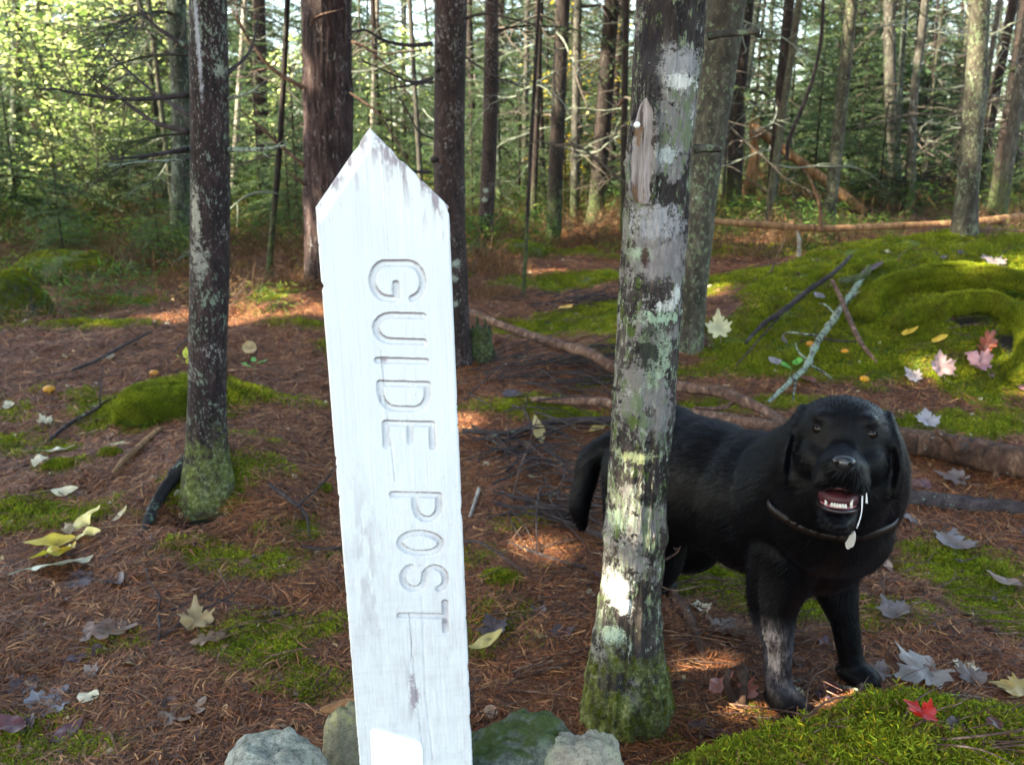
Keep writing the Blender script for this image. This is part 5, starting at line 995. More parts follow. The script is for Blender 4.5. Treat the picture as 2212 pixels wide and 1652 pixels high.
for (rt_, hmax, nn_, top_) in ((tm, .17, 520, .07), (t1, .26, 420, .12)):
    tk = [c_ for c_ in rt_.children if c_.name.startswith('trunk')][0].data; v = np.empty(len(tk.vertices)*3, np.float32); tk.vertices.foreach_get('co', v); v = v.reshape(-1, 3); nn = np.empty_like(v).ravel(); tk.vertex_normals.foreach_get('vector', nn); nn = nn.reshape(-1, 3)
    pr = np.exp(-np.clip(v[:, 2], 0, 9)/top_)*(v[:, 2] < hmax)*(v[:, 2] > -.03)*(vnoise(v*22+3) > -.25); pick = RNG.choice(len(v), nn_, p=pr/pr.sum()); HM.append((v[pick]+np.array(rt_.location)[None]-nn[pick]*.006, nn[pick], np.full(nn_, .62)))
def mossy_root(pts, rr, label, n, seed):
    P = []
    for (px, py, h) in pts: p = gp(px, py); P.append(p+np.array([0, -.02, h]))
    v, f, c = tube(np.array(P), rr, 14, 40, rough=.22, seed=seed); o = link('mossy_root', mesh_np('mossy_root', v-P[0], [f, c], M['ground_moss'])); o.location = P[0]; tag(o, label, 'root')
    me_ = o.data; nn = np.empty(len(v)*3, np.float32); me_.vertex_normals.foreach_get('vector', nn); nn = nn.reshape(-1, 3); k = RNG.choice(np.nonzero(nn[:, 2] > -.5)[0], n); HM.append((v[k], nn[k], np.full(n, 1.15)))
mossy_root([(1940, 715, .0), (1990, 690, .02), (2050, 676, .035), (2110, 672, .04), (2160, 684, .04), (2205, 715, .03), (2215, 770, .02), (2200, 830, 0)], [.05, .06, .055, .05, .05, .045, .045, .05], 'moss covered root arching over the dark hollow in the mossy rise', 1500, 3)
mossy_root([(1850, 700, .0), (1900, 650, .02), (1990, 625, .03), (2100, 622, .03), (2230, 640, .02)], [.07, .08, .08, .08, .08], 'long mossy ridge swelling across the rise above the dark hollow', 1700, 4)
b = gp(1040, 785); rt = root('stump', b, 'small rotten broken stump with moss on top right of the post', 'stump'); mb = MB()
add_tube(mb, [b-np.array([0, 0, .05]), b+np.array([0, 0, .03]), b+np.array([-.01, 0, .10]), b+np.array([-.015, 0, .17])], [.085, .07, .055, .05], 18, 16, rough=.25, seed=6)
for k in range(6): a = k*1.05; q = b+np.array([.04*math.cos(a), .04*math.sin(a), .14]); add_tube(mb, [q, q+np.array([0, 0, .05+.02*(k % 3)])], [.018, .004], 5, 4)
link('trunk', mb.mesh('trunk', M['bark_dark'], b), rt)
# grassy tufts on the stump and spruce foot, wisps hanging down
P = np.concatenate([h[0] for h in HM]); Nn = np.concatenate([h[1] for h in HM]); S_ = np.concatenate([h[2] for h in HM])
t = unit(np.cross(Nn, RNG.normal(0, 1, Nn.shape))); bb = np.cross(Nn, t); E = np.stack([np.arctan2(bb[:, 2], Nn[:, 2]), np.arcsin(np.clip(-t[:, 2], -1, 1)), np.arctan2(t[:, 1], t[:, 0])], 1)
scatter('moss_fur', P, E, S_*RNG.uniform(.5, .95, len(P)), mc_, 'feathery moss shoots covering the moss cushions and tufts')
# ------------------------------------------------------------------ the guide post
PD = .945; pc = atD(832, 1000, PD); yaw = math.atan2(-pc[0], pc[1])   # turned to face the viewpoint
Wp = .1415; Tp = .09
Bx = np.array([math.cos(yaw), math.sin(yaw), 0]); By = np.array([-math.sin(yaw), math.cos(yaw), 0])   # along the width, into the depth
ray_c = lambda px, py: ray(px, py)
O0 = atD(829, 480, PD)
lean = .026
Bz = np.array([Bx[0]*lean*-1, Bx[1]*lean*-1, 1.0]); Bz /= np.linalg.norm(Bz)
def post_uv(px, py):                            # sight line -> coordinates on the front face (across, up)
    d = ray(px, py); n = np.cross(Bx, Bz); C0 = np.array([0, 0, CAMZ]); t = (O0-C0).dot(n)/d.dot(n); q = C0+d*t-O0; u = q.dot(Bx); z = q.dot(Bz); return u, z
def strokes():
    S = []
    def box(px0, px1, py0, py1, lines):         # letter lying on its side: u along the letter width runs down, v (height) runs right
        for L in lines: S.append([post_uv(px0+(px1-px0)*v, py0+(py1-py0)*u) for u, v in L])
    arc = lambda cu, cv, ru, rv, a0, a1, n=10: [(cu+ru*math.cos(R(a)), cv+rv*math.sin(R(a))) for a in np.linspace(a0, a1, n)]
    box(801, 911, 568, 646, [arc(.5, .70, .5, .30, 15, 180)+arc(.5, .30, .5, .30, 180, 360, 12)[1:]+[(1.0, .46), (.58, .46)]])
    box(806, 908, 682, 738, [[(0, 1.0), (0, .32)]+arc(.5, .32, .5, .32, 180, 360, 9)+[(1.0, .32), (1.0, 1.0)]])
    box(808, 912, 780, 780, [[(0, 0), (0, 1)]])
    box(812, 914, 830, 884, [[(0, 0), (0, 1)]+arc(.30, .70, .70, .30, 90, 0, 6)+arc(.30, .30, .70, .30, 0, -90, 6)+[(0, 0)]])
    box(822, 922, 916, 965, [[(1, 0), (0, 0), (0, 1), (1, 1)], [(0, .52), (.78, .52)]])
    box(832, 932, 1070, 1122, [[(0, 0), (0, 1)]+arc(.45, .74, .55, .26, 90, -90, 9)+[(0, .48)]])
    box(846, 934, 1152, 1196, [arc(.5, .5, .5, .5, 0, 360, 25)])
    box(850, 942, 1226, 1274, [arc(.5, .76, .5, .25, 20, 180, 8)+arc(.5, .755, .5, .245, 180, 270, 5)+arc(.5, .26, .5, .25, 90, 0, 5)+arc(.5, .26, .5, .26, 0, -165, 9)])
    box(842, 940, 1302, 1362, [[(0, 1), (1, 1)], [(.5, 0), (.5, 1)]])
    return S
ST = strokes()
zt, zb = post_uv(803, 277)[1], -1.02
ush, zsh = Wp/2, 0.5*(post_uv(688, 455)[1]+post_uv(967, 440)[1]); upk = post_uv(803, 277)[0]
un = np.linspace(-Wp/2, Wp/2, 171); z_lo = post_uv(880, 1675)[1]; zn = np.concatenate([[zb, (zb+z_lo)/2], np.linspace(z_lo, zsh, 900), np.linspace(zsh, zt, 120)[1:]])
def topz(u): return np.where(u < upk, zsh+(zt-zsh)*(u+Wp/2)/(upk+Wp/2), zsh+(zt-zsh)*(Wp/2-u)/(Wp/2-upk))
UU, ZZ = np.meshgrid(un, zn); half = np.clip((zt-ZZ)/(zt-zsh), 0, 1)   # above the shoulder the rows shrink towards the peak
ue = np.where(ZZ > zsh, upk*(1-half)+UU*half, UU); UU = ue
sdist = np.full(UU.shape, 9.0); upz = np.zeros(UU.shape)
for L in ST:
    for (a, b_) in zip(L[:-1], L[1:]):
        a, b_ = np.array(a), np.array(b_); ab = b_-a; l2 = ab@ab+1e-12; t = np.clip(((UU-a[0])*ab[0]+(ZZ-a[1])*ab[1])/l2, 0, 1)
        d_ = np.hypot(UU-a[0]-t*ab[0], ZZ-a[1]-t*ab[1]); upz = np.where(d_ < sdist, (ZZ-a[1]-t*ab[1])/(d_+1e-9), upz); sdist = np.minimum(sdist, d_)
q3 = np.stack([UU.ravel()*300, ZZ.ravel()*300, 0*UU.ravel()], 1)
wobb = vnoise(q3*.5).reshape(UU.shape)*.0004
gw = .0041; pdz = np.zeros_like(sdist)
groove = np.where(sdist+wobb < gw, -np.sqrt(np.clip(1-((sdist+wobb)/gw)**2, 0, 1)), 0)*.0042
edge = np.minimum(UU+Wp/2*half+0*UU-(upk*(1-half)), 9); 
grain = .00025*vnoise(np.stack([UU.ravel()*900, ZZ.ravel()*14, 0*UU.ravel()], 1)).reshape(UU.shape)+.00007*vnoise(np.stack([UU.ravel()*20, ZZ.ravel()*420, 0*UU.ravel()+5], 1)).reshape(UU.shape)
# long drying cracks
for (pts, wd, dp) in [([(868, 1420), (873, 1500), (882, 1608)], .0006, .0016), ([(890, 1290), (893, 1500), (905, 1640)], .0009, .0011), ([(815, 760), (818, 800)], .0004, .002), ([(812, 858), (812, 872)], .0005, .002), ([(818, 790), (823, 870), (832, 960), (838, 1040)], .0005, .0018), ([(862, 1330), (866, 1390), (864, 1430)], .0006, .002)]:
    Pp = [np.array(post_uv(*p)) for p in pts]
    for a, b_ in zip(Pp[:-1], Pp[1:]):
        ab = b_-a; t = np.clip(((UU-a[0])*ab[0]+(ZZ-a[1])*ab[1])/(ab@ab), 0, 1); dd = np.hypot(UU-a[0]-t*ab[0], ZZ-a[1]-t*ab[1]); grain = grain-dp*np.exp(-(dd/wd)**2)
# bevel along the edges and the weathered slanting cuts of the top
eL = np.clip((np.abs(UU-np.where(ZZ > zsh, upk*(1-half), 0))-(Wp/2*half-.0022))/.0022, 0, 1); bev = -.0022*eL**2
dtop = np.minimum((topz(UU)-ZZ), 9); slant = np.where(UU < upk, -.35*np.clip(.018-dtop*.8, 0, 1), -.05*np.clip(.008-dtop, 0, 1))
off = groove+grain+bev+slant
# grey wood worn in letters, at the cut top, in streaks; letter shade painted in
wn = fbm(np.stack([UU.ravel()*160, ZZ.ravel()*45, 0*UU.ravel()+2], 1), 4).reshape(UU.shape); wn2 = fbm(np.stack([UU.ravel()*420, ZZ.ravel()*420, 0*UU.ravel()+7], 1), 3).reshape(UU.shape); wn3 = fbm(np.stack([UU.ravel()*18, ZZ.ravel()*9, 0*UU.ravel()+7], 1), 2).reshape(UU.shape)
g_in = np.exp(-((sdist-gw*.74)/.0013)**2)*(.22+.95*sstep(-.1, .9, upz))*sstep(-.85, .35, wn2*.7+wn3*.8)*1.0*.85+np.where(sdist < gw, .12, 0)  # shade painted along the upper letter walls, over a faint wear in the grooves
topw = sstep(.030, .0, dtop)*sstep(-.5, .5, wn+.5*wn2)*.65+sstep(.075, .0, dtop)*sstep(.05, .8, wn)*.6
zpix = (O0[2]+ZZ)-O0[2]
low = sstep(-.16, -.52, ZZ)*(.20+.10*sstep(-.35, .8, wn+.3*wn3)+.05*sstep(.1, .8, fbm(np.stack([UU.ravel()*30, ZZ.ravel()*260, 0*UU.ravel()+1], 1), 3).reshape(UU.shape)))  # greyer towards the foot of the post
leftw = .6*np.exp(-((UU-post_uv(770, 1200)[0])/.012)**2)*np.exp(-((ZZ-post_uv(770, 1200)[1])/.09)**2)*sstep(-.3, .6, wn)*.5
rb_ = np.exp(-((UU-post_uv(995, 1350)[0])/.006)**2)*sstep(.2, .9, wn)*.4*np.exp(-((ZZ-post_uv(995, 1400)[1])/.1)**2)
knotw = np.exp(-(((UU-post_uv(868, 1500)[0])/.006)**2+((ZZ-post_uv(868, 1500)[1])/.035)**2))*sstep(-.2, .6, wn+.4*wn2)*1.0+np.exp(-(((UU-post_uv(940, 1345)[0])/.0025)**2+((ZZ-post_uv(940, 1345)[1])/.003)**2))+np.exp(-(((UU-post_uv(818, 904)[0]+.03)/.004)**2+((ZZ-post_uv(818, 778)[1])/.003)**2))*.0
knotw += np.exp(-(((UU-post_uv(822, 778)[0])/.003)**2+((ZZ-post_uv(822, 778)[1])/.0028)**2))
specks = sstep(1.15, 1.4, wn2+.3*wn)*.6
wear_shade = np.clip(g_in+topw+low+leftw+rb_+knotw+specks+np.clip(-grain*260-.25, 0, .7), 0, 1)
chip = fbm(np.stack([ZZ.ravel()*90, np.sign(UU.ravel())*4, 0*UU.ravel()], 1), 4).reshape(UU.shape); edg = np.clip((np.abs(UU-np.where(ZZ > zsh, upk*(1-half), 0))-(Wp/2*half-.004))/.004, 0, 1)
UU = UU-np.sign(UU)*edg**2*(np.clip(chip-.55, 0, 1)*.0035+.00012*(chip+1))
FP = O0[None, None]+UU[..., None]*Bx+ZZ[..., None]*Bz-off[..., None]*By*1.0
nr_, nc2 = UU.shape
ii = np.arange(nr_-1)[:, None]*nc2+np.arange(nc2-1)[None]; f4 = np.stack([ii, ii+1, ii+nc2+1, ii+nc2], -1).reshape(-1, 4)
per = list(range(0, nc2))+[r_*nc2+nc2-1 for r_ in range(1, nr_)]+[r_*nc2 for r_ in range(nr_-2, 0, -1)]; front = FP.reshape(-1, 3)
back = front[per]+By*Tp-Bx*0; n1 = len(front); m_ = len(per); f5 = np.array([(per[k], k+n1, (k+1) % m_+n1, per[(k+1) % m_]) for k in range(m_)])
cenb = back.mean(0); f6 = np.array([(k+n1, n1+m_, (k+1) % m_+n1) for k in range(m_)])
g = NT('white_paint', .62, .35); a = g.attr('wear_shade'); v = g.co(); gr = g.noise(g.co((1, 1, .12)), 420, 4, .7)
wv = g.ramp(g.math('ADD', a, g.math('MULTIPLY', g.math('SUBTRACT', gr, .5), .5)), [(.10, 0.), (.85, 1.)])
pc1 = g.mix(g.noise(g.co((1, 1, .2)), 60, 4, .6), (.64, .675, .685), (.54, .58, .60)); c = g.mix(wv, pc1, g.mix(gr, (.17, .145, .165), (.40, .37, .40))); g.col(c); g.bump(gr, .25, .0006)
po = root('guide_post', O0+Bz*zb, 'tall white painted wooden guide post with pointed top and carved sideways lettering', 'signpost')
org = O0+Bz*zb
me = mesh_np('post_body', np.concatenate([front, back, [cenb]])-org, [f4, f5, f6], g.m, True, {'wear_shade': np.concatenate([wear_shade.ravel(), np.full(m_+1, .4)])})
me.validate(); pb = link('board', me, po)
# raised white plate low on the face
def plate(pts, th, name, mat, parent, org):
    f_ = [O0+Bx*u+Bz*z-By*th for u, z in pts]; b_ = [O0+Bx*u+Bz*z+By*.001 for u, z in pts]; n_ = len(pts)
    me = bpy.data.meshes.new(name); me.from_pydata([tuple(np.array(p)-org) for p in f_+b_], [], [list(range(n_))]+[[k, n_+k, n_+(k+1) % n_, (k+1) % n_] for k in range(n_)]); me.materials.append(mat); return link(name, me, parent)
M['patch_white'] = NT('patch_white', .4, .5).col((.86, .88, .88)).m
plate([post_uv(*p) for p in [(774, 1720), (772, 1640), (771, 1584), (780, 1577), (800, 1580), (840, 1592), (872, 1600), (880, 1606), (883, 1618), (883, 1720)]][::1], .002, 'white_patch', M['patch_white'], po, org)
#PART5
# ------------------------------------------------------------------ the black labrador
def dog():
    import bmesh
    fA, fB = gp(1685, 1532), gp(1838, 1478)
    b = np.array([-.655, .755, 0]); b /= np.linalg.norm(b); f = -b; up = np.array([0, 0, 1.]); s = np.array([b[1], -b[0], 0])*1.0    # s: towards the dog's left, away from the camera side
    if s[0] < 0: s = -s
    G = (fA[2]+fB[2])/2
    S = (fA+fB)/2+b*.03; S[2] = G
    H = at(1820, 952, 1.52)                                     # head centre
    Fh = np.array([0, 0, CAMZ])-H; Fh /= np.linalg.norm(Fh); Fh = Fh+np.array([.03, 0, -.05]); Fh /= np.linalg.norm(Fh)
    Rh = np.cross(up, Fh)*1.0; Rh /= np.linalg.norm(Rh)
    if Rh[0] < 0: Rh = -Rh
    Uh = np.cross(Fh, Rh); Uh = Uh if Uh[2] > 0 else -Uh
    parts = []
    bms = bmesh.new(); bmesh.ops.create_icosphere(bms, subdivisions=3, radius=1); sv = np.array([x.co[:] for x in bms.verts]); sf = np.array([[q.index for q in p.verts] for p in bms.faces]); bms.free()
    VV, FF = [], []; off = [0]
    def put(v, fc): VV.append(v); FF.append(fc+off[0]); off[0] += len(v)
    def ell(c, ax, rad): put(np.asarray(c)[None]+sv[:, :1]*ax[0][None]*rad[0]+sv[:, 1:2]*ax[1][None]*rad[1]+sv[:, 2:]*ax[2][None]*rad[2], sf)
    BA = (b, s, up); HA = (Fh, Rh, Uh)
    def body(x, y, z, rx, ry, rz, tilt=0.0):
        a0 = b*math.cos(tilt)+up*math.sin(tilt); a2 = -b*math.sin(tilt)+up*math.cos(tilt); ell(S+b*x+s*y+up*z, (a0, s, a2), (rx, ry, rz))
    def head(x, y, z, rx, ry, rz, tilt=0.0, yaw=0.0):
        a0 = Fh*math.cos(tilt)-Uh*math.sin(tilt); a2 = Fh*math.sin(tilt)+Uh*math.cos(tilt); a1 = Rh*math.cos(yaw)+a0*math.sin(yaw); a0 = a0*math.cos(yaw)-Rh*math.sin(yaw); ell(H+Fh*x+Rh*y+Uh*z, (a0, a1, a2), (rx, ry, rz))
    def limb(pts, rad, n=26):
        P = resample(np.array(pts), n); rr = np.interp(np.linspace(0, 1, n), np.linspace(0, 1, len(rad)), rad)
        for p, r_ in zip(P, rr): put(p[None]+sv*r_, sf)
    # trunk of the body
    body(.03, -.008, .390, .15, .130, .160); body(.14, 0, .390, .20, .145, .160); body(.28, 0, .395, .20, .142, .152); body(.34, 0, .41, .17, .128, .137); body(.405, 0, .42, .12, .120, .138)
    body(-.04, -.018, .375, .080, .090, .118); body(.03, -.07, .40, .11, .07, .14, -.2); body(.04, .058, .41, .11, .066, .13, -.2)
    # neck, running to the back of the skull
    nb = H-Fh*.06-Uh*.035
    limb([S+up*.42+b*.05, S*0.5+nb*.5+np.array([0, 0, .5*(S[2]+.0)-S[2]*.5])+up*.215, nb], [.155, .142, .112], 30)
    limb([S+up*.395-b*.045, (S+up*.39+H-Uh*.11)/2-Fh*.005, H-Fh*.03-Uh*.07], [.106, .110, .094], 30)
    # skull and face
    head(-.01, 0, .010, .088, .082, .070); head(-.015, 0, .036, .062, .072, .044); head(.015, .040, -.032, .058, .036, .046); head(.015, -.040, -.032, .058, .036, .046)
    head(.046, .031, .038, .026, .023, .017); head(.046, -.031, .038, .026, .023, .017)
    head(.085, 0, -.022, .062, .028, .024, .10); head(.098, 0, -.040, .056, .043, .028); head(.138, 0, -.036, .026, .030, .024)
    head(.088, .028, -.058, .052, .017, .026, .05, -.10); head(.088, -.028, -.058, .052, .017, .026, .05, .10); head(.128, .014, -.054, .022, .017, .020); head(.128, -.014, -.054, .022, .017, .020)
    head(.050, 0, -.120, .060, .034, .020, .38); head(.085, 0, -.127, .034, .026, .014, .35); head(.012, .034, -.092, .036, .018, .030, .3); head(.012, -.034, -.092, .036, .018, .030, .3); head(-.01, 0, -.105, .05, .05, .035)
    # ears: flap hanging from the side of the skull
    for q in (-1, 1):
        for t in np.linspace(0, 1, 9):
            w_ = .036*math.sin(math.pi*(.22+.62*t)); ell(H+Fh*(-.010+.024*t)+Rh*q*(.072+.024*math.sin(t*2.0)-.002*t)+Uh*(.044-.120*t), (Fh, Rh, Uh), (w_, .0095, .016))
    # front legs
    for ft, side, fwd in ((fA, -1, .0), (fB, 1, .0)):
        el = (S+s*side*.088+b*.045)*.45+(ft+b*.03)*.55; el[2] = G+.235
        w0 = ft+up*.075-f*.012; limb([S+s*side*.085+b*.01+up*.36, el, (el*.45+w0*.55)+f*.004, w0, ft+up*.040], [.082, .054, .032, .0275, .029], 60)
        ell(ft+f*.012+up*.026, (f, s, up), (.050, .037, .026))
        for k in range(4): ell(ft+f*(.046-.006*abs(k-1.5))+s*(k-1.5)*.0185+up*.017, (f, s, up), (.020, .0105, .0155))
    # hind legs
    for side, dx in ((-1, .0), (1, .07)):
        hp = S+b*.41+s*side*.070; hp[2] = G
        gx_, gy_ = (hp+b*(.02+dx))[:2]; gg = gz(gx_, gy_)
        kn = hp-b*.035+s*side*.02+up*.235; hk = hp+b*(.085+dx)+s*side*.012; hk[2] = gg+.135; pw = hp+b*(.03+dx)+s*side*.012; pw[2] = gg
        limb([hp+up*.40, hp*.5+kn*.5+up*.09, kn, kn*.45+hk*.55, hk], [.105, .095, .064, .038, .026], 60); limb([hk, hk*.4+pw*.6+up*.02, pw+up*.035], [.027, .024, .028], 10)
        ell(pw+f*.02+up*.022, (f, s, up), (.052, .036, .024))
        for k in range(4): ell(pw+f*.055+s*(k-1.5)*.018+up*.015, (f, s, up), (.020, .0105, .015))
    # tail hanging behind
    t0 = S+b*.47+up*.475; TD = (S+b*.52)[1]-.03
    limb([t0, atD(1285, 985, TD), atD(1266, 1035, TD-.01), atD(1252, 1090, TD-.02), atD(1258, 1138, TD-.02)], [.045, .034, .030, .029, .013], 60)
    V = np.concatenate(VV); Fc = np.concatenate(FF)
    org = np.array([S[0], S[1], G])
    tmp = bpy.data.objects.new('tmp', mesh_np('tmp', V-org, Fc)); COL.objects.link(tmp)
    m1 = tmp.modifiers.new('r', 'REMESH'); m1.mode = 'VOXEL'; m1.voxel_size = .0052; m1.use_smooth_shade = True
    m2 = tmp.modifiers.new('s', 'SMOOTH'); m2.factor = .5; m2.iterations = 9
    dg = bpy.context.evaluated_depsgraph_get(); me = bpy.data.meshes.new_from_object(tmp.evaluated_get(dg)); bpy.data.objects.remove(tmp)
    me.name = 'body'; me.materials.clear()
    nv = len(me.vertices); v = np.empty(nv*3, np.float32); me.vertices.foreach_get('co', v); v = v.reshape(-1, 3); me.vertex_normals
    nn = np.empty(nv*3, np.float32); me.vertex_normals.foreach_get('vector', nn); nn = nn.reshape(-1, 3)
    bvh = BVHTree.FromPolygons([tuple(x) for x in v], [tuple(p.vertices) for p in me.polygons])
    # greyish dusty front leg
    legA = fA-org
    def dust(p):
        d = np.hypot(p[:, 0]-legA[0], p[:, 1]-legA[1]); return (d < .075)*sstep(.23, .11, p[:, 2])*sstep(.03, .07, p[:, 2])*.85
    g = NT('black_coat', .42, .11); vc = g.co(); n_ = g.noise(g.co((1, 1, .3)), 90, 5, .7); big = g.noise(vc, 14, 3)
    c = g.mix(n_, (.0008, .0008, .0011), (.0026, .0026, .0036)); du = g.attr('dust')
    c = g.mix(g.math('MULTIPLY', du, g.ramp(g.math('ADD', g.math('MULTIPLY', n_, .6), g.math('MULTIPLY', big, .5)), [(.48, .15), (.68, 1.)])), c, (.16, .15, .17)); g.col(c); g.bump(g.noise(g.co((1, 1, .25)), 260, 3, .7), .35, .002)
    g.b.inputs['Sheen Weight'].default_value = .018; g.b.inputs['Sheen Roughness'].default_value = .4; g.b.inputs['Sheen Tint'].default_value = (.55, .62, 1, 1)
    M['coat'] = g.m; me.materials.append(g.m)
    a = me.attributes.new('dust', 'FLOAT', 'POINT'); a.data.foreach_set('value', dust(v).astype(np.float32))
    g.b.inputs['Roughness'].default_value = .46
    rt = root('dog', org, 'large black labrador standing behind the mossy maple trunk, mouth open, looking at the viewer', 'dog')
    me.polygons.foreach_set('use_smooth', np.ones(len(me.polygons), bool)); link('body', me, rt)
    # short coat
    rg2 = np.random.default_rng(2); me.calc_loop_triangles(); tv = np.empty(len(me.loop_triangles)*3, np.int32); me.loop_triangles.foreach_get('vertices', tv); tv = tv.reshape(-1, 3)
    e1, e2 = v[tv[:, 1]]-v[tv[:, 0]], v[tv[:, 2]]-v[tv[:, 0]]; ar = np.linalg.norm(np.cross(e1, e2), axis=1); N = 90000
    k = rg2.choice(len(tv), N, p=ar/ar.sum()); u1, u2 = rg2.random(N), rg2.random(N); fl = u1+u2 > 1; u1[fl], u2[fl] = 1-u1[fl], 1-u2[fl]
    P = v[tv[k, 0]]+e1[k]*u1[:, None]+e2[k]*u2[:, None]; Nn = unit(nn[tv[k, 0]])
    hl = (H-org); dh = P-hl[None]; hd = np.linalg.norm(dh, axis=1)
    flow = np.tile((b*.75-up*.65)[None], (N, 1)); legm = P[:, 2] < .22; flow[legm] = -up+b*.1
    hm = hd < .15; flow[hm] = unit(dh[hm]-(dh[hm]@Fh)[:, None]*Fh[None]*0-Fh[None]*.12+1e-4)-Fh*.35
    fr = flow-Nn*(flow*Nn).sum(1)[:, None]; d = unit(unit(fr)+Nn*rg2.uniform(.18, .45, N)[:, None]+rg2.normal(0, .13, (N, 3)))
    loc = dh@np.stack([Fh, Rh, Uh], 1)
    face = hm & (loc[:, 0] > .055)
    mouthz = (loc[:, 0] > -.02) & (np.abs(loc[:, 1]) < .05) & (loc[:, 2] < -.062) & (loc[:, 2] > -.125) & hm
    L = rg2.uniform(.010, .019, N); L[hm] *= .6; L[face] *= .55; L[P[:, 2] < .20] *= .5; belly = (Nn[:, 2] < -.3) & (P[:, 2] > .18) & ~hm; L[belly] *= 1.5
    keep = ~mouthz & (P[:, 2] > .02); P, d, L, Nn = P[keep], d[keep], L[keep], Nn[keep]
    sd_ = unit(np.cross(d, Nn)); wv = rg2.uniform(.0004, .0008, len(P)); Vf = np.stack([P-sd_*wv[:, None], P+sd_*wv[:, None], P+d*L[:, None]-Nn*(L*.12)[:, None]], 1).reshape(-1, 3)
    dd = np.repeat(dust(P)*(rg2.random(len(P)) < .55), 3)
    fm = mesh_np('fur', Vf, np.arange(len(Vf)).reshape(-1, 3), g.m, False, {'dust': dd}); fo = link('fur', fm, rt)
    # face details
    def surf(x, y, z, push=0.0, fallback=.09):
        o_ = Vector(hl+Fh*.4+Rh*y+Uh*z); hit = bvh.ray_cast(o_, Vector(-Fh)); q = np.array(hit[0]) if hit[0] is not None else hl+Fh*fallback+Rh*y+Uh*z; return q+Fh*push
    ge = NT('eye_dark', .25, .25).col((.006, .003, .002)).m; gn = NT('nose_wet', .28, .6); gn.col((.010, .010, .012)); gn.bump(gn.noise(gn.co(), 900, 2), .4, .0006)
    for q in (-1, 1):
        p = surf(0, q*.0415, .019, -.006); eo = link('eye', mesh_np('eye', sv*.0098+p[None], sf, ge), rt)
        rim = []; 
        for a_ in np.linspace(0, 2*math.pi, 19): rim.append(p+Fh*.0042+Rh*math.cos(a_)*.0105+Uh*(math.sin(a_)*.0078))
        mb = MB(); add_tube(mb, np.array(rim), .0011, 5, cap=False); link('eyelid', mb.mesh('eyelid', M['coat']), rt)
    p = surf(0, 0, -.026, -.004); nv_ = sv.copy(); nv_[:, 2] *= np.where(nv_[:, 2] < 0, 1.0, .75); wn_ = 1-.35*np.clip(-nv_[:, 2], 0, 1)
    noseV = p[None]+Fh*nv_[:, :1]*.014+Rh*(nv_[:, 1:2]*.0185*wn_[:, None])+Uh*nv_[:, 2:]*.0145; link('nose', mesh_np('nose', noseV, sf, gn.m), rt)
    gk = NT('nostril', .6, .1).col((.002, .002, .002)).m
    for q in (-1, 1): link('nostril', mesh_np('nostril', p[None]+Fh*.0105+Rh*q*.0095+Uh*-.001+Fh*sv[:, :1]*.0035+Rh*sv[:, 1:2]*.0042+Uh*sv[:, 2:]*.003, sf, gk), rt)
    # open mouth: dark cavity, gums, tongue, lower teeth
    lipm = NT('lip_dark', .3, .4).col((.012, .006, .008)).m; mbl = MB(); add_tube(mbl, [hl+Fh*(.040+.061*math.cos(a_))+Rh*(.031*math.sin(a_))+Uh*(-.1075-.004*math.cos(a_)) for a_ in np.linspace(-1.5, 1.5, 13)], .0045, 8, 30); link('lip', mbl.mesh('lip', lipm), rt)
    gp_ = NT('gum', .25, .5); gp_.col(gp_.mix(gp_.noise(gp_.co(), 60, 3), (.22, .06, .08), (.42, .16, .19))); gt = NT('tooth', .3, .5).col((.58, .55, .48)).m
    def arcpt(a_, rx, ry, z): return hl+Fh*(.040+rx*math.cos(a_))+Rh*(ry*math.sin(a_))+Uh*z
    mb = MB(); mv = hl[None]+Fh*(.048)+Fh*sv[:, :1]*.052+Rh*sv[:, 1:2]*.0335+Uh*(-.093+sv[:, 2:]*.020); link('mouth_cavity', mesh_np('mouth_cavity', mv, sf, NT('mouth_dark', .5, .3).col((.05, .010, .014)).m), rt)
    mb = MB(); add_tube(mb, [arcpt(a_, .056, .027, -.102-.004*math.cos(a_)) for a_ in np.linspace(-1.4, 1.4, 13)], 0.0035, 8, 30); add_tube(mb, [arcpt(a_, .060, .036, -.0785+.006*math.cos(a_)) for a_ in np.linspace(-1.45, 1.45, 13)], [.005, .004, .003, .004, .005], 8, 30)
    link('gum', mb.mesh('gum', gp_.m), rt)
    tz = hl[None]+Fh*.060+Fh*sv[:, :1]*.046+Rh*sv[:, 1:2]*.024+Uh*(-.097-.006*np.cos(sv[:, 1:2]*0)+sv[:, 2:]*.0075-.006*(1-np.abs(sv[:, 1:2]))*(sv[:, 2:] > 0)); link('tongue', mesh_np('tongue', tz, sf, gp_.m), rt)
    for k, a_ in enumerate(np.linspace(-.62, .62, 8)):
        big_ = k in (0, 7); p0 = arcpt(a_*(1.1 if big_ else .78), .064, .031, -.104); hgt = (.014 if k == 7 else .008) if big_ else .006; mb = MB(); add_tube(mb, [p0, p0+Uh*hgt*.6+Fh*.001, p0+Uh*hgt+Rh*(.002*np.sign(a_) if big_ else 0)], [.0028 if big_ else .0028, .0022, .0006 if big_ else .0016], 8); link('tooth', mb.mesh('tooth', gt), rt)
    # chin hair whitened by drool, drool threads
    gd = NT('drool', .15, .6); gd.b.inputs['Transmission Weight'].default_value = .35; gd.col((.85, .87, .9)); 
    mb = MB(); p0 = arcpt(1.25, .062, .038, -.084); add_tube(mb, [p0+Fh*.008, p0+Fh*.010-Uh*.03+Rh*.001, p0+Fh*.010-Uh*.055-Rh*.004], [.0018, .0009, .0015], 6, 12)
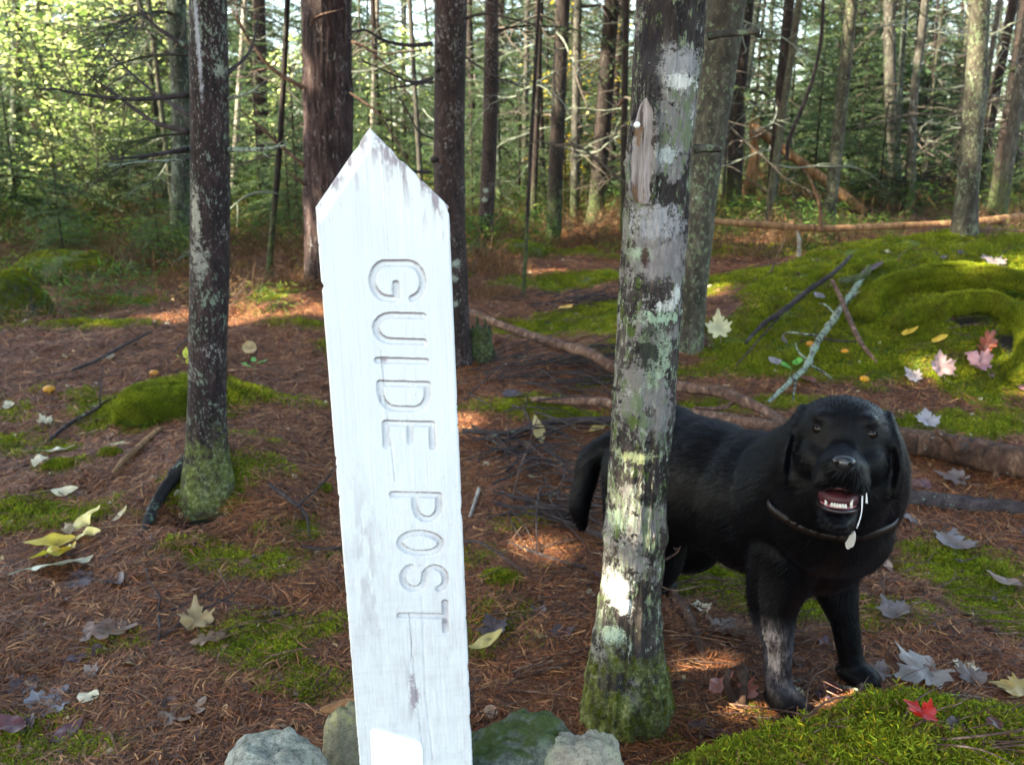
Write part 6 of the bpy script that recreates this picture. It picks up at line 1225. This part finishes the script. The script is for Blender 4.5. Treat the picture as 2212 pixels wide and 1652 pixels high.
    add_tube(mb, [p0+Fh*.006+Rh*.006+Uh*.006, p0+Fh*.004+Rh*.008-Uh*.012], [.001, .0022], 6, 5); link('drool', mb.mesh('drool', gd.m), rt)
    # collar and tags
    cc = hl-Fh*.055-Uh*.150; nx = unit((H-Fh*.02-(S+up*.40))[None])[0]; nx = unit((nx*.45+Uh*.55-Fh*.1)[None])[0]
    a1 = unit(np.cross(nx, Rh)[None])[0]; a2 = np.cross(nx, a1); ring = []
    for a_ in np.linspace(0, 2*math.pi, 49):
        dr_ = a1*math.cos(a_)+a2*math.sin(a_); hit = bvh.ray_cast(Vector(cc+dr_*.35), Vector(-dr_)); q = np.array(hit[0]) if hit[0] is not None else cc+dr_*.11; rr_ = min(np.linalg.norm(q-cc), .165); ring.append(rr_)
    ring = np.array(ring); ring = np.convolve(np.concatenate([ring[-5:-1], ring, ring[1:5]]), np.ones(9)/9, 'valid'); vs = []; n_ = len(ring)
    for i_, a_ in enumerate(np.linspace(0, 2*math.pi, 49)):
        dr_ = a1*math.cos(a_)+a2*math.sin(a_)
        for (o1, o2) in ((-.001, .009), (.001, .0), (-.001, -.009), (-.008, 0)): vs.append(cc+dr_*(ring[i_]+o1)+nx*o2)
    fs = [(i_*4+j, i_*4+(j+1) % 4, (i_+1)*4+(j+1) % 4, (i_+1)*4+j) for i_ in range(48) for j in range(4)]
    link('collar', mesh_np('collar', np.array(vs), np.array(fs), NT('collar_leather', .5, .4).col((.009, .004, .003)).m), rt)
    gm = NT('tag_metal', .3, .5).col((.72, .72, .70)); gm.b.inputs['Metallic'].default_value = .6
    for (px, py, l_) in ((1841, 1163, .030), (1833, 1172, .022)):
        o1 = at(px, py, 1.5); dd_ = ray(px, py); hit = bvh.ray_cast(Vector(np.array([0, 0, CAMZ])-org), Vector(dd_/np.linalg.norm(dd_))); q = (np.array(hit[0]) if hit[0] is not None else o1-org)-dd_/np.linalg.norm(dd_)*.016
        th = np.linspace(0, 2*math.pi, 16, endpoint=False); ex = unit((Rh*.45+Fh*.4)[None])[0]; nrm = unit(np.cross(ex, up)[None])[0]; ring_ = np.stack([q+ex*math.cos(t)*.0065+up*math.sin(t)*l_*.55 for t in th])
        vs = np.concatenate([ring_+nrm*.0008, ring_-nrm*.0008, [q+nrm*.0008, q-nrm*.0008]]); k = np.arange(16); k2 = (k+1) % 16
        link('collar_tag', mesh_np('collar_tag', vs, [np.stack([k, k2, k2+16, k+16], 1), np.stack([k, k2, np.full(16, 32)], 1), np.stack([k2+16, k+16, np.full(16, 33)], 1)], gm.m, False), rt)
    # children were built round the dog's own origin
    return rt
dog()
bpy.context.view_layer.update()
